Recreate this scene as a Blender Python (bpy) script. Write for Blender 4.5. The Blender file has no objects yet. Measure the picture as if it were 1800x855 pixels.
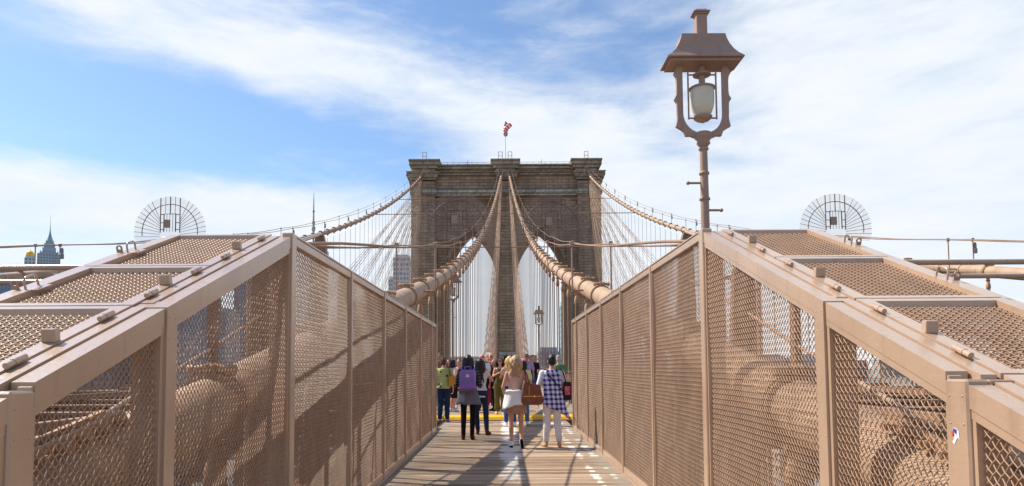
import bpy, bmesh, math, random
import numpy as np
from mathutils import Vector, Matrix, Euler
random.seed(7); np.random.seed(7)
R = math.radians
S = bpy.context.scene
COL = S.collection

# ------------------------------------------------------------------ camera
F = 1200.0                       # focal length in pixels of the 1800 px wide photograph
PITCH, ROLL = R(3.5), R(-0.35)
cam_data = bpy.data.cameras.new("camera"); cam = bpy.data.objects.new("camera", cam_data)
COL.objects.link(cam); S.camera = cam
cam_data.sensor_width = 36; cam_data.lens = 24
cam_data.shift_x = 14/1800; cam_data.shift_y = 145/1800
cam_data.clip_start = 0.05; cam_data.clip_end = 20000
CAMZ = 1.5
cam_mat = Matrix.Rotation(math.pi/2+PITCH, 4, 'X') @ Matrix.Rotation(ROLL, 4, 'Z')
cam.matrix_world = Matrix.Translation((0, 0, CAMZ)) @ cam_mat
def W(px, py, Y):
    """world point at depth Y seen at photo pixel px, py"""
    d = cam_mat.to_3x3() @ Vector(((px-886)/F, -(py-572.5)/F, -1))
    return Vector((0, 0, CAMZ)) + d*(Y/d.y)

# ------------------------------------------------------------------ world: daylight sky with thin clouds
SUN_DIR = Vector((-0.76, 0.33, 1.0)).normalized()      # towards the sun: left, a little ahead
SUN_EL = math.asin(SUN_DIR.z); SUN_AZ = math.atan2(SUN_DIR.x, SUN_DIR.y)
world = bpy.data.worlds.new("World"); S.world = world; world.use_nodes = True
nt = world.node_tree; nt.nodes.clear()
def _n(t, typ, **kw):
    n = t.nodes.new(typ)
    for k, v in kw.items(): setattr(n, k, v)
    return n
class E:
    """tiny expression builder on shader math nodes"""
    def __init__(s, t, sock): s.t = t; s.s = sock
    def _op(s, op, *a):
        n = _n(s.t, 'ShaderNodeMath', operation=op)
        for i, v in enumerate((s,)+a):
            if isinstance(v, E): s.t.links.new(v.s, n.inputs[i])
            else: n.inputs[i].default_value = v
        return E(s.t, n.outputs[0])
    def __add__(s, o): return s._op('ADD', o)
    def __sub__(s, o): return s._op('SUBTRACT', o)
    def __mul__(s, o): return s._op('MULTIPLY', o)
    def __truediv__(s, o): return s._op('DIVIDE', o)
    __radd__ = __add__; __rmul__ = __mul__
    def exp(s): return s._op('EXPONENT')
    def step(s, a, b):
        n = _n(s.t, 'ShaderNodeMapRange', interpolation_type='SMOOTHSTEP')
        s.t.links.new(s.s, n.inputs[0]); n.inputs[1].default_value = a; n.inputs[2].default_value = b
        return E(s.t, n.outputs[0])
tc = _n(nt, 'ShaderNodeTexCoord'); sx = _n(nt, 'ShaderNodeSeparateXYZ')
nt.links.new(tc.outputs['Generated'], sx.inputs[0])
X_, Y_, Z_ = (E(nt, sx.outputs[i]) for i in range(3))
az = X_._op('ARCTAN2', Y_); el = Z_._op('ARCSINE')
def gauss(a0, e0, sa, se):
    da = (az-a0)*(1/sa); de = (el-e0)*(1/se)
    return ((da*da+de*de)*-1.0).exp()
def sky_noise(sc, rot, loc, det=6, rough=0.6, stretch=(1, 1, 1)):
    cb = _n(nt, 'ShaderNodeCombineXYZ'); nt.links.new(az.s, cb.inputs[0]); nt.links.new(el.s, cb.inputs[1])
    mp = _n(nt, 'ShaderNodeMapping', vector_type='POINT'); nt.links.new(cb.outputs[0], mp.inputs[0])
    mp.inputs['Location'].default_value = loc; mp.inputs['Rotation'].default_value = (0, 0, rot); mp.inputs['Scale'].default_value = stretch
    no = _n(nt, 'ShaderNodeTexNoise'); nt.links.new(mp.outputs[0], no.inputs['Vector'])
    no.inputs['Scale'].default_value = sc; no.inputs['Detail'].default_value = det; no.inputs['Roughness'].default_value = rough
    no.inputs['Distortion'].default_value = 0.35
    return E(nt, no.outputs['Fac'])
n1 = sky_noise(4.0, R(22), (3.1, 1.7, 0), 8, 0.58, (0.8, 2.4, 1))
n2 = sky_noise(15.0, R(25), (0.3, 5.2, 0), 8, 0.62, (0.55, 2.0, 1))
band_e = (az+0.45)*-0.10 + (az+0.45)*(az+0.45)*-0.25 + 0.437
bd = (el-band_e)*(1/0.062)
band = ((bd*bd)*-1.0).exp() * az.step(-0.75, -0.5) * (az*-1.0).step(-0.45, -0.1)
right = (az+el*-0.25).step(0.02, 0.38) * (az*-1.0).step(-1.5, -0.9)
low = (el*-1.0).step(-0.275, -0.215)
cover = band*0.62 + right*0.62 + low*0.70 + gauss(0.12, 0.30, 0.16, 0.05)*0.3 + gauss(0.0, 0.43, 0.22, 0.05)*0.12 \
    - gauss(-0.52, 0.15, 0.16, 0.035)*0.25 - gauss(-0.45, 0.33, 0.35, 0.045)*0.22 + 0.10 + (n1-0.5)*1.05 + (n2-0.5)*(right*-0.26+0.56)
dens = cover.step(0.06, 0.78)
dens = dens*0.95+0.02
skyt = _n(nt, 'ShaderNodeTexSky', sky_type='NISHITA'); skyt.sun_disc = False
skyt.sun_elevation = SUN_EL; skyt.sun_rotation = SUN_AZ
skyt.air_density = 1.0; skyt.dust_density = 0.6; skyt.ozone_density = 1.5
ccol = _n(nt, 'ShaderNodeMixRGB'); nt.links.new((n1*0.5+n2*0.5).step(0.3, 0.75).s, ccol.inputs[0])
ccol.inputs[1].default_value = (5.3, 5.85, 6.5, 1); ccol.inputs[2].default_value = (6.4, 6.55, 6.75, 1)
sat = _n(nt, 'ShaderNodeMixRGB', blend_type='MULTIPLY'); sat.inputs[0].default_value = 1; sat.inputs[2].default_value = (.86, 1.0, 1.12, 1)
nt.links.new(skyt.outputs[0], sat.inputs[1])
mx = _n(nt, 'ShaderNodeMixRGB'); nt.links.new(dens.s, mx.inputs[0]); nt.links.new(sat.outputs[0], mx.inputs[1]); nt.links.new(ccol.outputs[0], mx.inputs[2])
bg = _n(nt, 'ShaderNodeBackground'); nt.links.new(mx.outputs[0], bg.inputs[0]); bg.inputs[1].default_value = 0.12
wo = _n(nt, 'ShaderNodeOutputWorld'); nt.links.new(bg.outputs[0], wo.inputs[0])
# ------------------------------------------------------------------ sun and exposure
sd = bpy.data.lights.new("sun", 'SUN'); sd.energy = 5.0; sd.angle = R(0.53); sd.color = (1.0, 0.92, 0.81)
sun = bpy.data.objects.new("sun", sd); COL.objects.link(sun)
sun.rotation_euler = SUN_DIR.to_track_quat('Z', 'Y').to_euler(); sun.location = (-40, 20, 60)
S.view_settings.view_transform = 'Standard'; S.view_settings.look = 'None'
S.view_settings.exposure = 0.36; S.view_settings.gamma = 1.0; S.view_settings.use_curve_mapping = False

# ------------------------------------------------------------------ materials
def srgb(r, g, b):
    f = lambda c: (c/255/12.92) if c/255 <= 0.04045 else ((c/255+0.055)/1.055)**2.4
    return (f(r), f(g), f(b), 1)
MATS = {}
def mat(name, col, rough=0.6, metal=0.0, var=0.12, scale=3.0, bump=0.0, bscale=60.0, spec=0.4, randvar=0.0, trans=0.0):
    if name in MATS: return MATS[name]
    m = bpy.data.materials.new(name); m.use_nodes = True; t = m.node_tree; b = t.nodes['Principled BSDF']
    b.inputs['Roughness'].default_value = rough; b.inputs['Metallic'].default_value = metal
    b.inputs['Specular IOR Level'].default_value = spec
    tcn = _n(t, 'ShaderNodeTexCoord'); no = _n(t, 'ShaderNodeTexNoise'); t.links.new(tcn.outputs['Object'], no.inputs['Vector'])
    no.inputs['Scale'].default_value = scale; no.inputs['Detail'].default_value = 5
    mr = _n(t, 'ShaderNodeMapRange'); t.links.new(no.outputs['Fac'], mr.inputs[0])
    mr.inputs[1].default_value = 0.3; mr.inputs[2].default_value = 0.7; mr.inputs[3].default_value = 1-var; mr.inputs[4].default_value = 1+var
    val = E(t, mr.outputs[0])
    if randvar:
        oi = _n(t, 'ShaderNodeObjectInfo'); val = val*(E(t, oi.outputs['Random'])*(2*randvar)+(1-randvar))
    mu = _n(t, 'ShaderNodeVectorMath', operation='SCALE'); mu.inputs[0].default_value = col[:3]; t.links.new(val.s, mu.inputs['Scale'])
    t.links.new(mu.outputs[0], b.inputs['Base Color'])
    if bump:
        nb = _n(t, 'ShaderNodeTexNoise'); t.links.new(tcn.outputs['Object'], nb.inputs['Vector']); nb.inputs['Scale'].default_value = bscale; nb.inputs['Detail'].default_value = 4
        bp = _n(t, 'ShaderNodeBump'); bp.inputs['Strength'].default_value = bump; bp.inputs['Distance'].default_value = 0.01
        t.links.new(nb.outputs['Fac'], bp.inputs['Height']); t.links.new(bp.outputs[0], b.inputs['Normal'])
    if trans: b.inputs['Transmission Weight'].default_value = trans
    MATS[name] = m
    return m
PAINT = mat('bridge_paint', srgb(181, 151, 125), 0.3, 0, 0.10, 1.7, 0.15, 40, spec=0.6)
WIREM = mat('mesh_wire_paint', srgb(172, 139, 112), 0.45, 0, 0.14, 6.0, spec=0.4)
CABLE = mat('cable_paint', srgb(176, 147, 120), 0.6, 0, 0.20, 1.6, 0.25, 25)
BANDM = mat('cable_band_paint', srgb(176, 140, 108), 0.6, 0, 0.12, 5.0, 0.2, 60)
ROPE = mat('wire_rope_paint', srgb(146, 118, 96), 0.65, 0, 0.15, 2.0)
STEEL = mat('truss_paint', srgb(144, 112, 90), 0.6, 0, 0.16, 0.9, 0.2, 30)
LAMPM = mat('lamp_paint', srgb(166, 137, 120), 0.5, 0, 0.06, 4.0, 0.1, 50)
def weather(m, amt=0.55, streak=True):
    """blotchy repainting, grime streaks running down and small pale droppings"""
    t = m.node_tree; b = t.nodes['Principled BSDF']; old = b.inputs['Base Color'].links[0].from_socket
    geo = _n(t, 'ShaderNodeNewGeometry'); s_ = _n(t, 'ShaderNodeSeparateXYZ'); t.links.new(geo.outputs['Position'], s_.inputs[0]); x, y, z = (E(t, s_.outputs[i]) for i in range(3))
    cb = _n(t, 'ShaderNodeCombineXYZ'); t.links.new((x*14.0).s, cb.inputs[0]); t.links.new((y*14.0).s, cb.inputs[1]); t.links.new((z*1.2).s, cb.inputs[2])
    a = _n(t, 'ShaderNodeTexNoise'); t.links.new(cb.outputs[0], a.inputs['Vector']); a.inputs['Scale'].default_value = 1; a.inputs['Detail'].default_value = 5
    c = _n(t, 'ShaderNodeTexNoise'); t.links.new(geo.outputs['Position'], c.inputs['Vector']); c.inputs['Scale'].default_value = 42; c.inputs['Detail'].default_value = 3
    d = _n(t, 'ShaderNodeTexNoise'); t.links.new(geo.outputs['Position'], d.inputs['Vector']); d.inputs['Scale'].default_value = 3.2; d.inputs['Detail'].default_value = 8; d.inputs['Roughness'].default_value = .7
    A, Cc, Dd = E(t, a.outputs['Fac']), E(t, c.outputs['Fac']), E(t, d.outputs['Fac'])
    k = (A+Dd*0.8).step(0.92, 1.22)*amt
    m1 = _n(t, 'ShaderNodeMixRGB'); t.links.new(k.s, m1.inputs[0]); t.links.new(old, m1.inputs[1]); m1.inputs[2].default_value = srgb(118, 84, 62)
    k2 = (Cc+Dd*0.5).step(0.99, 1.08)*0.7
    m2 = _n(t, 'ShaderNodeMixRGB'); t.links.new(k2.s, m2.inputs[0]); t.links.new(m1.outputs[0], m2.inputs[1]); m2.inputs[2].default_value = srgb(206, 190, 172); t.links.new(m2.outputs[0], b.inputs['Base Color'])
PAINT.node_tree.nodes['Principled BSDF'].inputs['Coat Weight'].default_value = .6; PAINT.node_tree.nodes['Principled BSDF'].inputs['Coat Roughness'].default_value = .22
weather(PAINT, .22); weather(CABLE, .6); weather(STEEL, .6); weather(LAMPM, .3)
DARK = mat('dark_rubber', srgb(38, 34, 32), 0.6)

# ------------------------------------------------------------------ geometry helpers
class MB:
    def __init__(s): s.v = []; s.f = []; s.sm = []
    def add(s, vs, fs, smooth=False):
        o = len(s.v); s.v += [tuple(v) for v in vs]; s.f += [tuple(i+o for i in f) for f in fs]; s.sm += [smooth]*len(fs); return s
    def box(s, x0, x1, y0, y1, z0, z1, c=0.0):
        if c <= 0:
            v = [(x, y, z) for z in (z0, z1) for y in (y0, y1) for x in (x0, x1)]
            return s.add(v, [(0, 2, 3, 1), (4, 5, 7, 6), (0, 1, 5, 4), (1, 3, 7, 5), (3, 2, 6, 7), (2, 0, 4, 6)])
        bm = bmesh.new(); bmesh.ops.create_cube(bm, size=1.0)
        for v in bm.verts: v.co = Vector(((x0+x1)/2+v.co.x*(x1-x0), (y0+y1)/2+v.co.y*(y1-y0), (z0+z1)/2+v.co.z*(z1-z0)))
        bmesh.ops.bevel(bm, geom=bm.edges[:]+bm.verts[:], offset=c, segments=1, affect='EDGES', profile=0.5)
        bm.verts.index_update(); s.add([v.co.copy() for v in bm.verts], [[v.index for v in f.verts] for f in bm.faces]); bm.free(); return s
    def prism(s, poly, axis, a, b):
        """poly: list of 2D points; axis 'x','y','z' extruded from a to b"""
        n = len(poly)
        def P(p, t): return {'x': (t, p[0], p[1]), 'y': (p[0], t, p[1]), 'z': (p[0], p[1], t)}[axis]
        v = [P(p, a) for p in poly]+[P(p, b) for p in poly]
        fs = [tuple(range(n)), tuple(range(2*n-1, n-1, -1))]+[(i, i+n, (i+1) % n+n, (i+1) % n) for i in range(n)]
        return s.add(v, fs)
    def tube(s, pts, r, n=8, cap=True, smooth=True):
        pts = [Vector(p) for p in pts]; rs = r if isinstance(r, (list, tuple)) else [r]*len(pts)
        vs = []; fs = []; up = None
        for i, p in enumerate(pts):
            t = (pts[min(i+1, len(pts)-1)]-pts[max(i-1, 0)]).normalized()
            if up is None: up = Vector((0, 0, 1)) if abs(t.z) < 0.9 else Vector((0, 1, 0))
            a = t.cross(up).normalized(); b = a.cross(t).normalized(); up = b
            for k in range(n):
                q = 2*math.pi*k/n+math.pi/n; vs.append(p+(a*math.cos(q)+b*math.sin(q))*rs[i])
        for i in range(len(pts)-1):
            for k in range(n): fs.append((i*n+k, i*n+(k+1) % n, (i+1)*n+(k+1) % n, (i+1)*n+k))
        s.add(vs, fs, smooth)
        if cap: s.add([vs[k] for k in range(n)], [tuple(range(n-1, -1, -1))]); s.add(vs[-n:], [tuple(range(n))])
        return s
    def lathe(s, prof, n=16, c=(0, 0, 0), sx=1, sy=1, smooth=True, rot=0.0):
        vs = [(c[0]+r*sx*math.cos(2*math.pi*k/n+rot), c[1]+r*sy*math.sin(2*math.pi*k/n+rot), c[2]+z) for r, z in prof for k in range(n)]
        fs = [(i*n+k, i*n+(k+1) % n, (i+1)*n+(k+1) % n, (i+1)*n+k) for i in range(len(prof)-1) for k in range(n)]
        s.add(vs, fs, smooth)
        s.add(vs[:n], [tuple(range(n-1, -1, -1))]); s.add(vs[-n:], [tuple(range(n))]); return s
    def ell(s, c, r, n=12, m=8):
        prof = [(math.sin(math.pi*i/m), -math.cos(math.pi*i/m)) for i in range(1, m)]
        vs = [(c[0]+a*r[0]*math.cos(2*math.pi*k/n), c[1]+a*r[1]*math.sin(2*math.pi*k/n), c[2]+z*r[2]) for a, z in prof for k in range(n)]
        fs = [(i*n+k, i*n+(k+1) % n, (i+1)*n+(k+1) % n, (i+1)*n+k) for i in range(len(prof)-1) for k in range(n)]
        q = len(vs); vs += [(c[0], c[1], c[2]-r[2]), (c[0], c[1], c[2]+r[2])]; L = (len(prof)-1)*n
        fs += [(q, (k+1) % n, k) for k in range(n)]+[(q+1, L+k, L+(k+1) % n) for k in range(n)]
        return s.add(vs, fs, True)
    def xf(s, M):
        s.v = [tuple(M @ Vector(v)) for v in s.v]; return s
    def mesh(s, name, m):
        me = bpy.data.meshes.new(name); me.from_pydata(s.v, [], s.f); 
        me.polygons.foreach_set('use_smooth', s.sm); me.materials.append(m); me.update(); return me
def obj(name, data, parent=None, m=None, loc=None, rot=None, scale=None, label=None, kind=None):
    if isinstance(data, MB): data = data.mesh(name, m)
    o = bpy.data.objects.new(name, data); COL.objects.link(o)
    if parent: o.parent = parent
    if loc is not None: o.location = loc
    if rot is not None: o.rotation_euler = rot
    if scale is not None: o.scale = scale
    if label: o['label'] = label
    if kind: o['kind'] = kind
    return o
def tag(o, label, cat, group=None, kind=None):
    o['label'] = label; o['category'] = cat
    if group: o['group'] = group
    if kind: o['kind'] = kind
    return o
def thing(name, label, cat, loc=(0, 0, 0), rotz=0, group=None):
    o = bpy.data.objects.new(name, None); COL.objects.link(o); o.location = loc; o.rotation_euler = (0, 0, rotz); o.empty_display_size = 0.1
    return tag(o, label, cat, group)
def dup(root, loc, rotz, label, group=None):
    r = root.copy(); COL.objects.link(r); r.location = loc; r.rotation_euler = (0, 0, rotz); r['label'] = label
    if group: r['group'] = group
    for ch in list(root.children):
        c = ch.copy(); COL.objects.link(c); c.parent = r
        for g in list(ch.children):
            d = g.copy(); COL.objects.link(d); d.parent = c
    return r
def struct(o): o['kind'] = 'structure'; return o

# woven wire mesh of crimped wires filling a polygon (u, v); mapped by a 3x4 frame
SP = 0.0283
def wire_mesh(poly, O, U, V, r=0.0029, sides=3, crimp=0.0022, sp=SP, bulge=0.0045):
    ph = np.random.rand(3)*6
    O, U, V = (np.array(a, float) for a in (O, U, V)); N = np.cross(U, V); N /= np.linalg.norm(N)
    poly = np.array(poly, float); VV = []; FF = []; base = 0
    h = math.sqrt(0.5)
    for fam, (d, p) in enumerate((((h, h), (-h, h)), ((-h, h), (h, h)))):
        d = np.array(d); p = np.array(p)
        proj = poly @ p
        k0, k1 = int(math.ceil(proj.min()/sp)), int(math.floor(proj.max()/sp))
        for k in range(k0, k1+1):
            c = k*sp; ts = []
            for i in range(len(poly)):
                a, b = poly[i], poly[(i+1) % len(poly)]; pa, pb = a @ p-c, b @ p-c
                if (pa < 0) != (pb < 0):
                    q = a+(b-a)*(pa/(pa-pb)); ts.append(q @ d)
            if len(ts) < 2: continue
            t0, t1 = min(ts), max(ts)
            if t1-t0 < 0.01: continue
            if crimp:
                j0, j1 = int(math.ceil(t0/sp)), int(math.floor(t1/sp)); js = np.arange(j0, j1+1)
                tt = np.concatenate(([t0], js*sp, [t1])); sg = np.concatenate(([0], np.where((js+k+fam) % 2 == 0, 1, -1), [0]))
            else:
                tt = np.array([t0, t1]); sg = np.array([1, 1])*(1 if fam else -1)*0.0; 
            uv = tt[:, None]*d[None]+c*p[None]
            off = sg*crimp if crimp else np.full(len(tt), (r if fam else -r))
            if bulge: off = off+bulge*(np.sin(uv[:, 0]*3.1+uv[:, 1]*1.7+ph[0])+np.sin(uv[:, 1]*4.3-uv[:, 0]*2.3+ph[1])+.5*np.sin(uv[:, 0]*7.1+uv[:, 1]*5.3+ph[2]))
            P = O+uv[:, :1]*U+uv[:, 1:]*V+off[:, None]*N
            side = p[0]*U+p[1]*V; ring = []
            for q in range(sides):
                an = 2*math.pi*q/sides+math.pi/2
                ring.append(P+r*(math.cos(an)*side+math.sin(an)*N))
            n = len(tt); VV.append(np.stack(ring, 1).reshape(-1, 3))
            i = np.arange(n-1)[:, None]*sides; q = np.arange(sides)[None]; qn = (q+1) % sides
            FF.append((base+np.stack([i+q, i+qn, i+sides+qn, i+sides+q], -1)).reshape(-1, 4)); base += n*sides
    VV = np.concatenate(VV); FF = np.concatenate(FF)
    me = bpy.data.meshes.new('wire_mesh'); me.vertices.add(len(VV)); me.vertices.foreach_set('co', VV.ravel())
    me.loops.add(FF.size); me.loops.foreach_set('vertex_index', FF.ravel().astype(np.int32))
    me.polygons.add(len(FF)); me.polygons.foreach_set('loop_start', np.arange(0, FF.size, 4, dtype=np.int32))
    me.polygons.foreach_set('use_smooth', np.ones(len(FF), bool)); me.update(calc_edges=True); me.materials.append(WIREM)
    return me

# ================================================================== GROUND, WATER, DECK
def stucc(name, c1, c2, scale, rough=0.8): return mat(name, c1, rough, 0, c2, scale, 0.2, scale*20)
WZ = -46.0
g = MB(); 
N_ = 24
for i in range(N_):
    for j in range(N_):
        x0 = -9000+18000*i/N_; x1 = x0+18000/N_; y0 = -9000+18000*j/N_; y1 = y0+18000/N_
        g.add([(x0, y0, 0), (x1, y0, 0), (x1, y1, 0), (x0, y1, 0)], [(0, 1, 2, 3)])
def water_mat():
    m = mat('river_water', srgb(58, 82, 96), 0.12, 0, 0.15, 0.01, spec=0.6)
    t = m.node_tree; b = t.nodes['Principled BSDF']; tcn = _n(t, 'ShaderNodeTexCoord'); no = _n(t, 'ShaderNodeTexNoise')
    t.links.new(tcn.outputs['Object'], no.inputs['Vector']); no.inputs['Scale'].default_value = 0.25; no.inputs['Detail'].default_value = 6
    bp = _n(t, 'ShaderNodeBump'); bp.inputs['Strength'].default_value = 0.6; bp.inputs['Distance'].default_value = 0.6
    t.links.new(no.outputs['Fac'], bp.inputs['Height']); t.links.new(bp.outputs[0], b.inputs['Normal']); return m
water = struct(obj('river_water', g, m=water_mat(), loc=(0, 0, WZ)))
LANDM = stucc('city_ground', srgb(112, 110, 104), 0.25, 0.02)
lm = MB(); lm.prism([(-8000, 330), (-400, 330), (-60, 520), (500, 900), (2500, 1100), (8000, 1300), (8000, 8500), (-8000, 8500)], 'z', -4, 1.5)
struct(obj('far_shore', lm, m=LANDM, loc=(0, 0, WZ)))
lm = MB(); lm.prism([(-3000, -3000), (3000, -3000), (3000, 300), (500, 340), (100, 420), (-100, 440), (-3000, 440)], 'z', -4, 1.5)
struct(obj('near_shore', lm, m=LANDM, loc=(0, 0, WZ)))

# timber of the walkway: worn planks, with the white road paint worn off them
def plank_mat():
    m = bpy.data.materials.new('walkway_timber'); m.use_nodes = True; t = m.node_tree; b = t.nodes['Principled BSDF']
    geo = _n(t, 'ShaderNodeNewGeometry'); sp_ = _n(t, 'ShaderNodeSeparateXYZ'); t.links.new(geo.outputs['Position'], sp_.inputs[0])
    PX, PY = E(t, sp_.outputs[0]), E(t, sp_.outputs[1]); oi = _n(t, 'ShaderNodeObjectInfo'); rnd = E(t, oi.outputs['Random'])
    def noise(sc, st, det=6, add=True):
        cb = _n(t, 'ShaderNodeCombineXYZ'); t.links.new((PX*st[0]).s, cb.inputs[0]); t.links.new((PY*st[1]).s, cb.inputs[1])
        t.links.new((rnd*(37.0 if add else 0.0)).s, cb.inputs[2])
        no = _n(t, 'ShaderNodeTexNoise'); t.links.new(cb.outputs[0], no.inputs['Vector']); no.inputs['Scale'].default_value = sc; no.inputs['Detail'].default_value = det
        no.inputs['Roughness'].default_value = 0.65; return E(t, no.outputs['Fac'])
    grain = noise(2.0, (1.0, 26.0)); blot = noise(0.9, (1, 1), add=False); wear = noise(5.0, (1.0, 5.0)); wear2 = noise(1.1, (0.9, 1.0), add=False)
    cr = _n(t, 'ShaderNodeValToRGB'); t.links.new((grain*0.9+rnd*0.34-0.12).s, cr.inputs[0])
    e = cr.color_ramp.elements; e[0].position = 0.25; e[0].color = srgb(112, 90, 70); e[1].position = 0.75; e[1].color = srgb(204, 182, 158)
    e.new(0.5).color = srgb(164, 140, 116)
    gr = _n(t, 'ShaderNodeMixRGB'); t.links.new(((PX._op('ABSOLUTE')).step(1.2, 1.55)*0.75).s, gr.inputs[0]); t.links.new(cr.outputs[0], gr.inputs[1]); gr.inputs[2].default_value = srgb(150, 140, 126)
    v = _n(t, 'ShaderNodeVectorMath', operation='SCALE'); t.links.new(gr.outputs[0], v.inputs[0]); t.links.new((blot*0.5+0.72).s, v.inputs['Scale'])
    ctr = ((PX-0.1)*(1/0.2)); ctr = ((ctr*ctr)*-1.0).exp(); c2 = ctr*PY.step(7.5, 11.0)*1.0
    paint1 = (c2*0.55+wear*1.1+wear2*0.75+(rnd-0.5)*0.5).step(1.08, 1.32)*ctr.step(0.25, 0.5)
    ln = ((PX-1.25)*(1/0.07)); ln = ((ln*ln)*-1.0).exp()
    paint2 = (ln*0.5+wear*0.9+wear2*0.5+(rnd-0.5)*0.75).step(1.02, 1.18)*ln.step(0.3, 0.5)
    ln3 = ((PX-1.5)*(1/0.08)); ln3 = ((ln3*ln3)*-1.0).exp()
    paint3 = (ln3*0.4+wear*0.9+wear2*0.6+(rnd-0.5)*0.9).step(1.2, 1.36)*ln3.step(0.3, 0.5)
    mk = (paint1+paint2+paint3)._op('MINIMUM', 1.0)*0.9
    mxn = _n(t, 'ShaderNodeMixRGB'); t.links.new(mk.s, mxn.inputs[0]); t.links.new(v.outputs[0], mxn.inputs[1]); mxn.inputs[2].default_value = srgb(226, 218, 206)
    t.links.new(mxn.outputs[0], b.inputs['Base Color']); b.inputs['Roughness'].default_value = 0.8; b.inputs['Specular IOR Level'].default_value = 0.25
    bp = _n(t, 'ShaderNodeBump'); bp.inputs['Strength'].default_value = 0.5; bp.inputs['Distance'].default_value = 0.006
    t.links.new(grain.s, bp.inputs['Height']); t.links.new(bp.outputs[0], b.inputs['Normal']); return m
TIMBER = plank_mat()
YS = 19.35
base = MB(); base.box(-1.75, 1.75, -4, YS, -0.16, -0.055); base.box(-2.6, 2.6, YS+.01, 136, -0.16, -0.02)
deck = struct(obj('walkway', base, m=STEEL))
pm = MB(); pm.box(-1.72, 1.72, -0.071, 0.071, -0.05, 0.0, 0.006); plank = pm.mesh('plank', TIMBER)
y = -2.0; k = 0
while y < YS-0.1:
    obj('plank', plank, deck, loc=(random.uniform(-.012, .012), y, random.uniform(-.003, .003)), rot=(random.uniform(-.006, .006), random.uniform(-.0015, .0015), random.uniform(-.001, .001)))
    y += 0.155; k += 1
# raised ramp beyond the yellow edge
def deck_z(y): return 0.10+max(0, y-YS-0.9)*0.008
pm2 = MB(); pm2.box(-2.55, 2.55, -0.071, 0.071, -0.05, 0.0, 0.006); plank2 = pm2.mesh('plank', TIMBER)
y = YS+1.05
while y < 40:
    obj('plank', plank2, deck, loc=(random.uniform(-.012, .012), y, deck_z(y)+random.uniform(-.003, .003))); y += 0.155
far = MB()
while y < 137:
    far.box(-2.55, 2.55, y-.071, y+.071, deck_z(y)-.05, deck_z(y)); y += 0.155
obj('plank', far, deck, m=TIMBER, kind='stuff')
YEL = mat('yellow_paint', srgb(240, 178, 22), 0.55, 0, 0.14, 9, 0.2, 40)
yp = MB(); yp.prism([(YS, 0.012), (YS+.06, 0.10), (YS+.93, 0.105), (YS+.93, 0.0), (YS, 0.0)], 'x', -2.6, 2.6)
obj('warning_edge', yp, deck, m=YEL, label='yellow painted step edge across the walkway')
yr = MB(); yr.box(-2.6, 2.6, YS-.09, YS-.005, -.05, .03, .008); obj('threshold_plate', yr, deck, m=STEEL)
# ================================================================== MAIN CABLES
def dip(sg, inner, Y): return (-.10 if sg < 0 else -.16)*math.exp(-(Y/6.5)**2) if inner else 0.0
def cz(Y):   # cable centre height
    return CAMZ-0.823+0.1457*Y+0.00106*Y*Y-0.17*math.exp(-(Y/8)**2)*(1 if Y > 0 else 1)
def cx_in(Y): return 2.08 if Y < 50 else 2.08-1.28*((Y-50)/88)**1.7
def cx_out(Y): return 17.0
TOWER_Y = 138.0
TOPX = 0.45                     # tower axis
def lat(sg, inner, Y):
    sh = TOPX*max(0, Y-20)/118
    return sh+sg*(cx_in(Y) if inner else cx_out(Y))
def foot(sg, inner, Y):
    return TOPX*max(0, Y-20)/118+sg*(2.08 if inner else 17.0)
def ctan(Y): return Vector((0, 1, 0.1457+0.00212*Y)).normalized()

def cable_mat():
    m = CABLE; t = m.node_tree; b = t.nodes['Principled BSDF']; tcn = _n(t, 'ShaderNodeTexCoord')
    w = _n(t, 'ShaderNodeTexWave', bands_direction='Y'); t.links.new(tcn.outputs['Object'], w.inputs['Vector']); w.inputs['Scale'].default_value = 30; w.inputs['Distortion'].default_value = 0.4
    bp = _n(t, 'ShaderNodeBump'); bp.inputs['Strength'].default_value = 0.25; bp.inputs['Distance'].default_value = 0.004
    t.links.new(w.outputs['Fac'], bp.inputs['Height']); old = b.inputs['Normal'].links[0].from_socket; t.links.new(old, bp.inputs['Normal']); t.links.new(bp.outputs[0], b.inputs['Normal'])
cable_mat()
# band with bolted top lugs and the suspender socket below (built along +Y)
CR = 0.205
bb = MB()
def ring(mb, y, r0, r1, w, n=20):
    prof = [(r0, y-w/2), (r1, y-w/2), (r1, y+w/2), (r0, y+w/2)]
    vs = []; 
    for rr, yy in prof:
        for k in range(n): a = 2*math.pi*k/n; vs.append((rr*math.cos(a), yy, rr*math.sin(a)))
    fs = [(i*n+k, ((i+1) % 4)*n+k, ((i+1) % 4)*n+(k+1) % n, i*n+(k+1) % n) for i in range(4) for k in range(n)]
    mb.add(vs, fs, False)
ring(bb, 0, CR-.01, CR+.018, .07); ring(bb, -.035, CR, CR+.034, .018); ring(bb, .035, CR, CR+.034, .018)
for sx_ in (-1, 1): bb.box(sx_*.028-.014, sx_*.028+.014, -.055, .055, CR, CR+.095, .006)
bb.tube([(-.13, 0, CR+.05), (-.05, .0, CR+.06), (.05, 0, CR+.06), (.13, 0, CR+.05)], [.028, .034, .034, .028], 8)
for sx_ in (-1, 1): bb.tube([(sx_*.12, 0, CR+.05), (sx_*.17, 0, CR+.045)], .04, 6)
bb.box(-.03, .03, -.05, .05, -CR-.14, -CR, .006); bb.tube([(-.07, 0, -CR-.11), (.07, 0, -CR-.11)], .03, 8)
BAND = bb.mesh('cable_band', BANDM)
b2 = MB(); ring(b2, 0, CR-.01, CR+.065, .22, 8); b2.box(-.13, .13, -.05, .05, CR, CR+.1); b2.box(-.06, .06, -.05, .05, -CR-.14, -CR)
BAND_FAR = b2.mesh('cable_band', BANDM)
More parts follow.
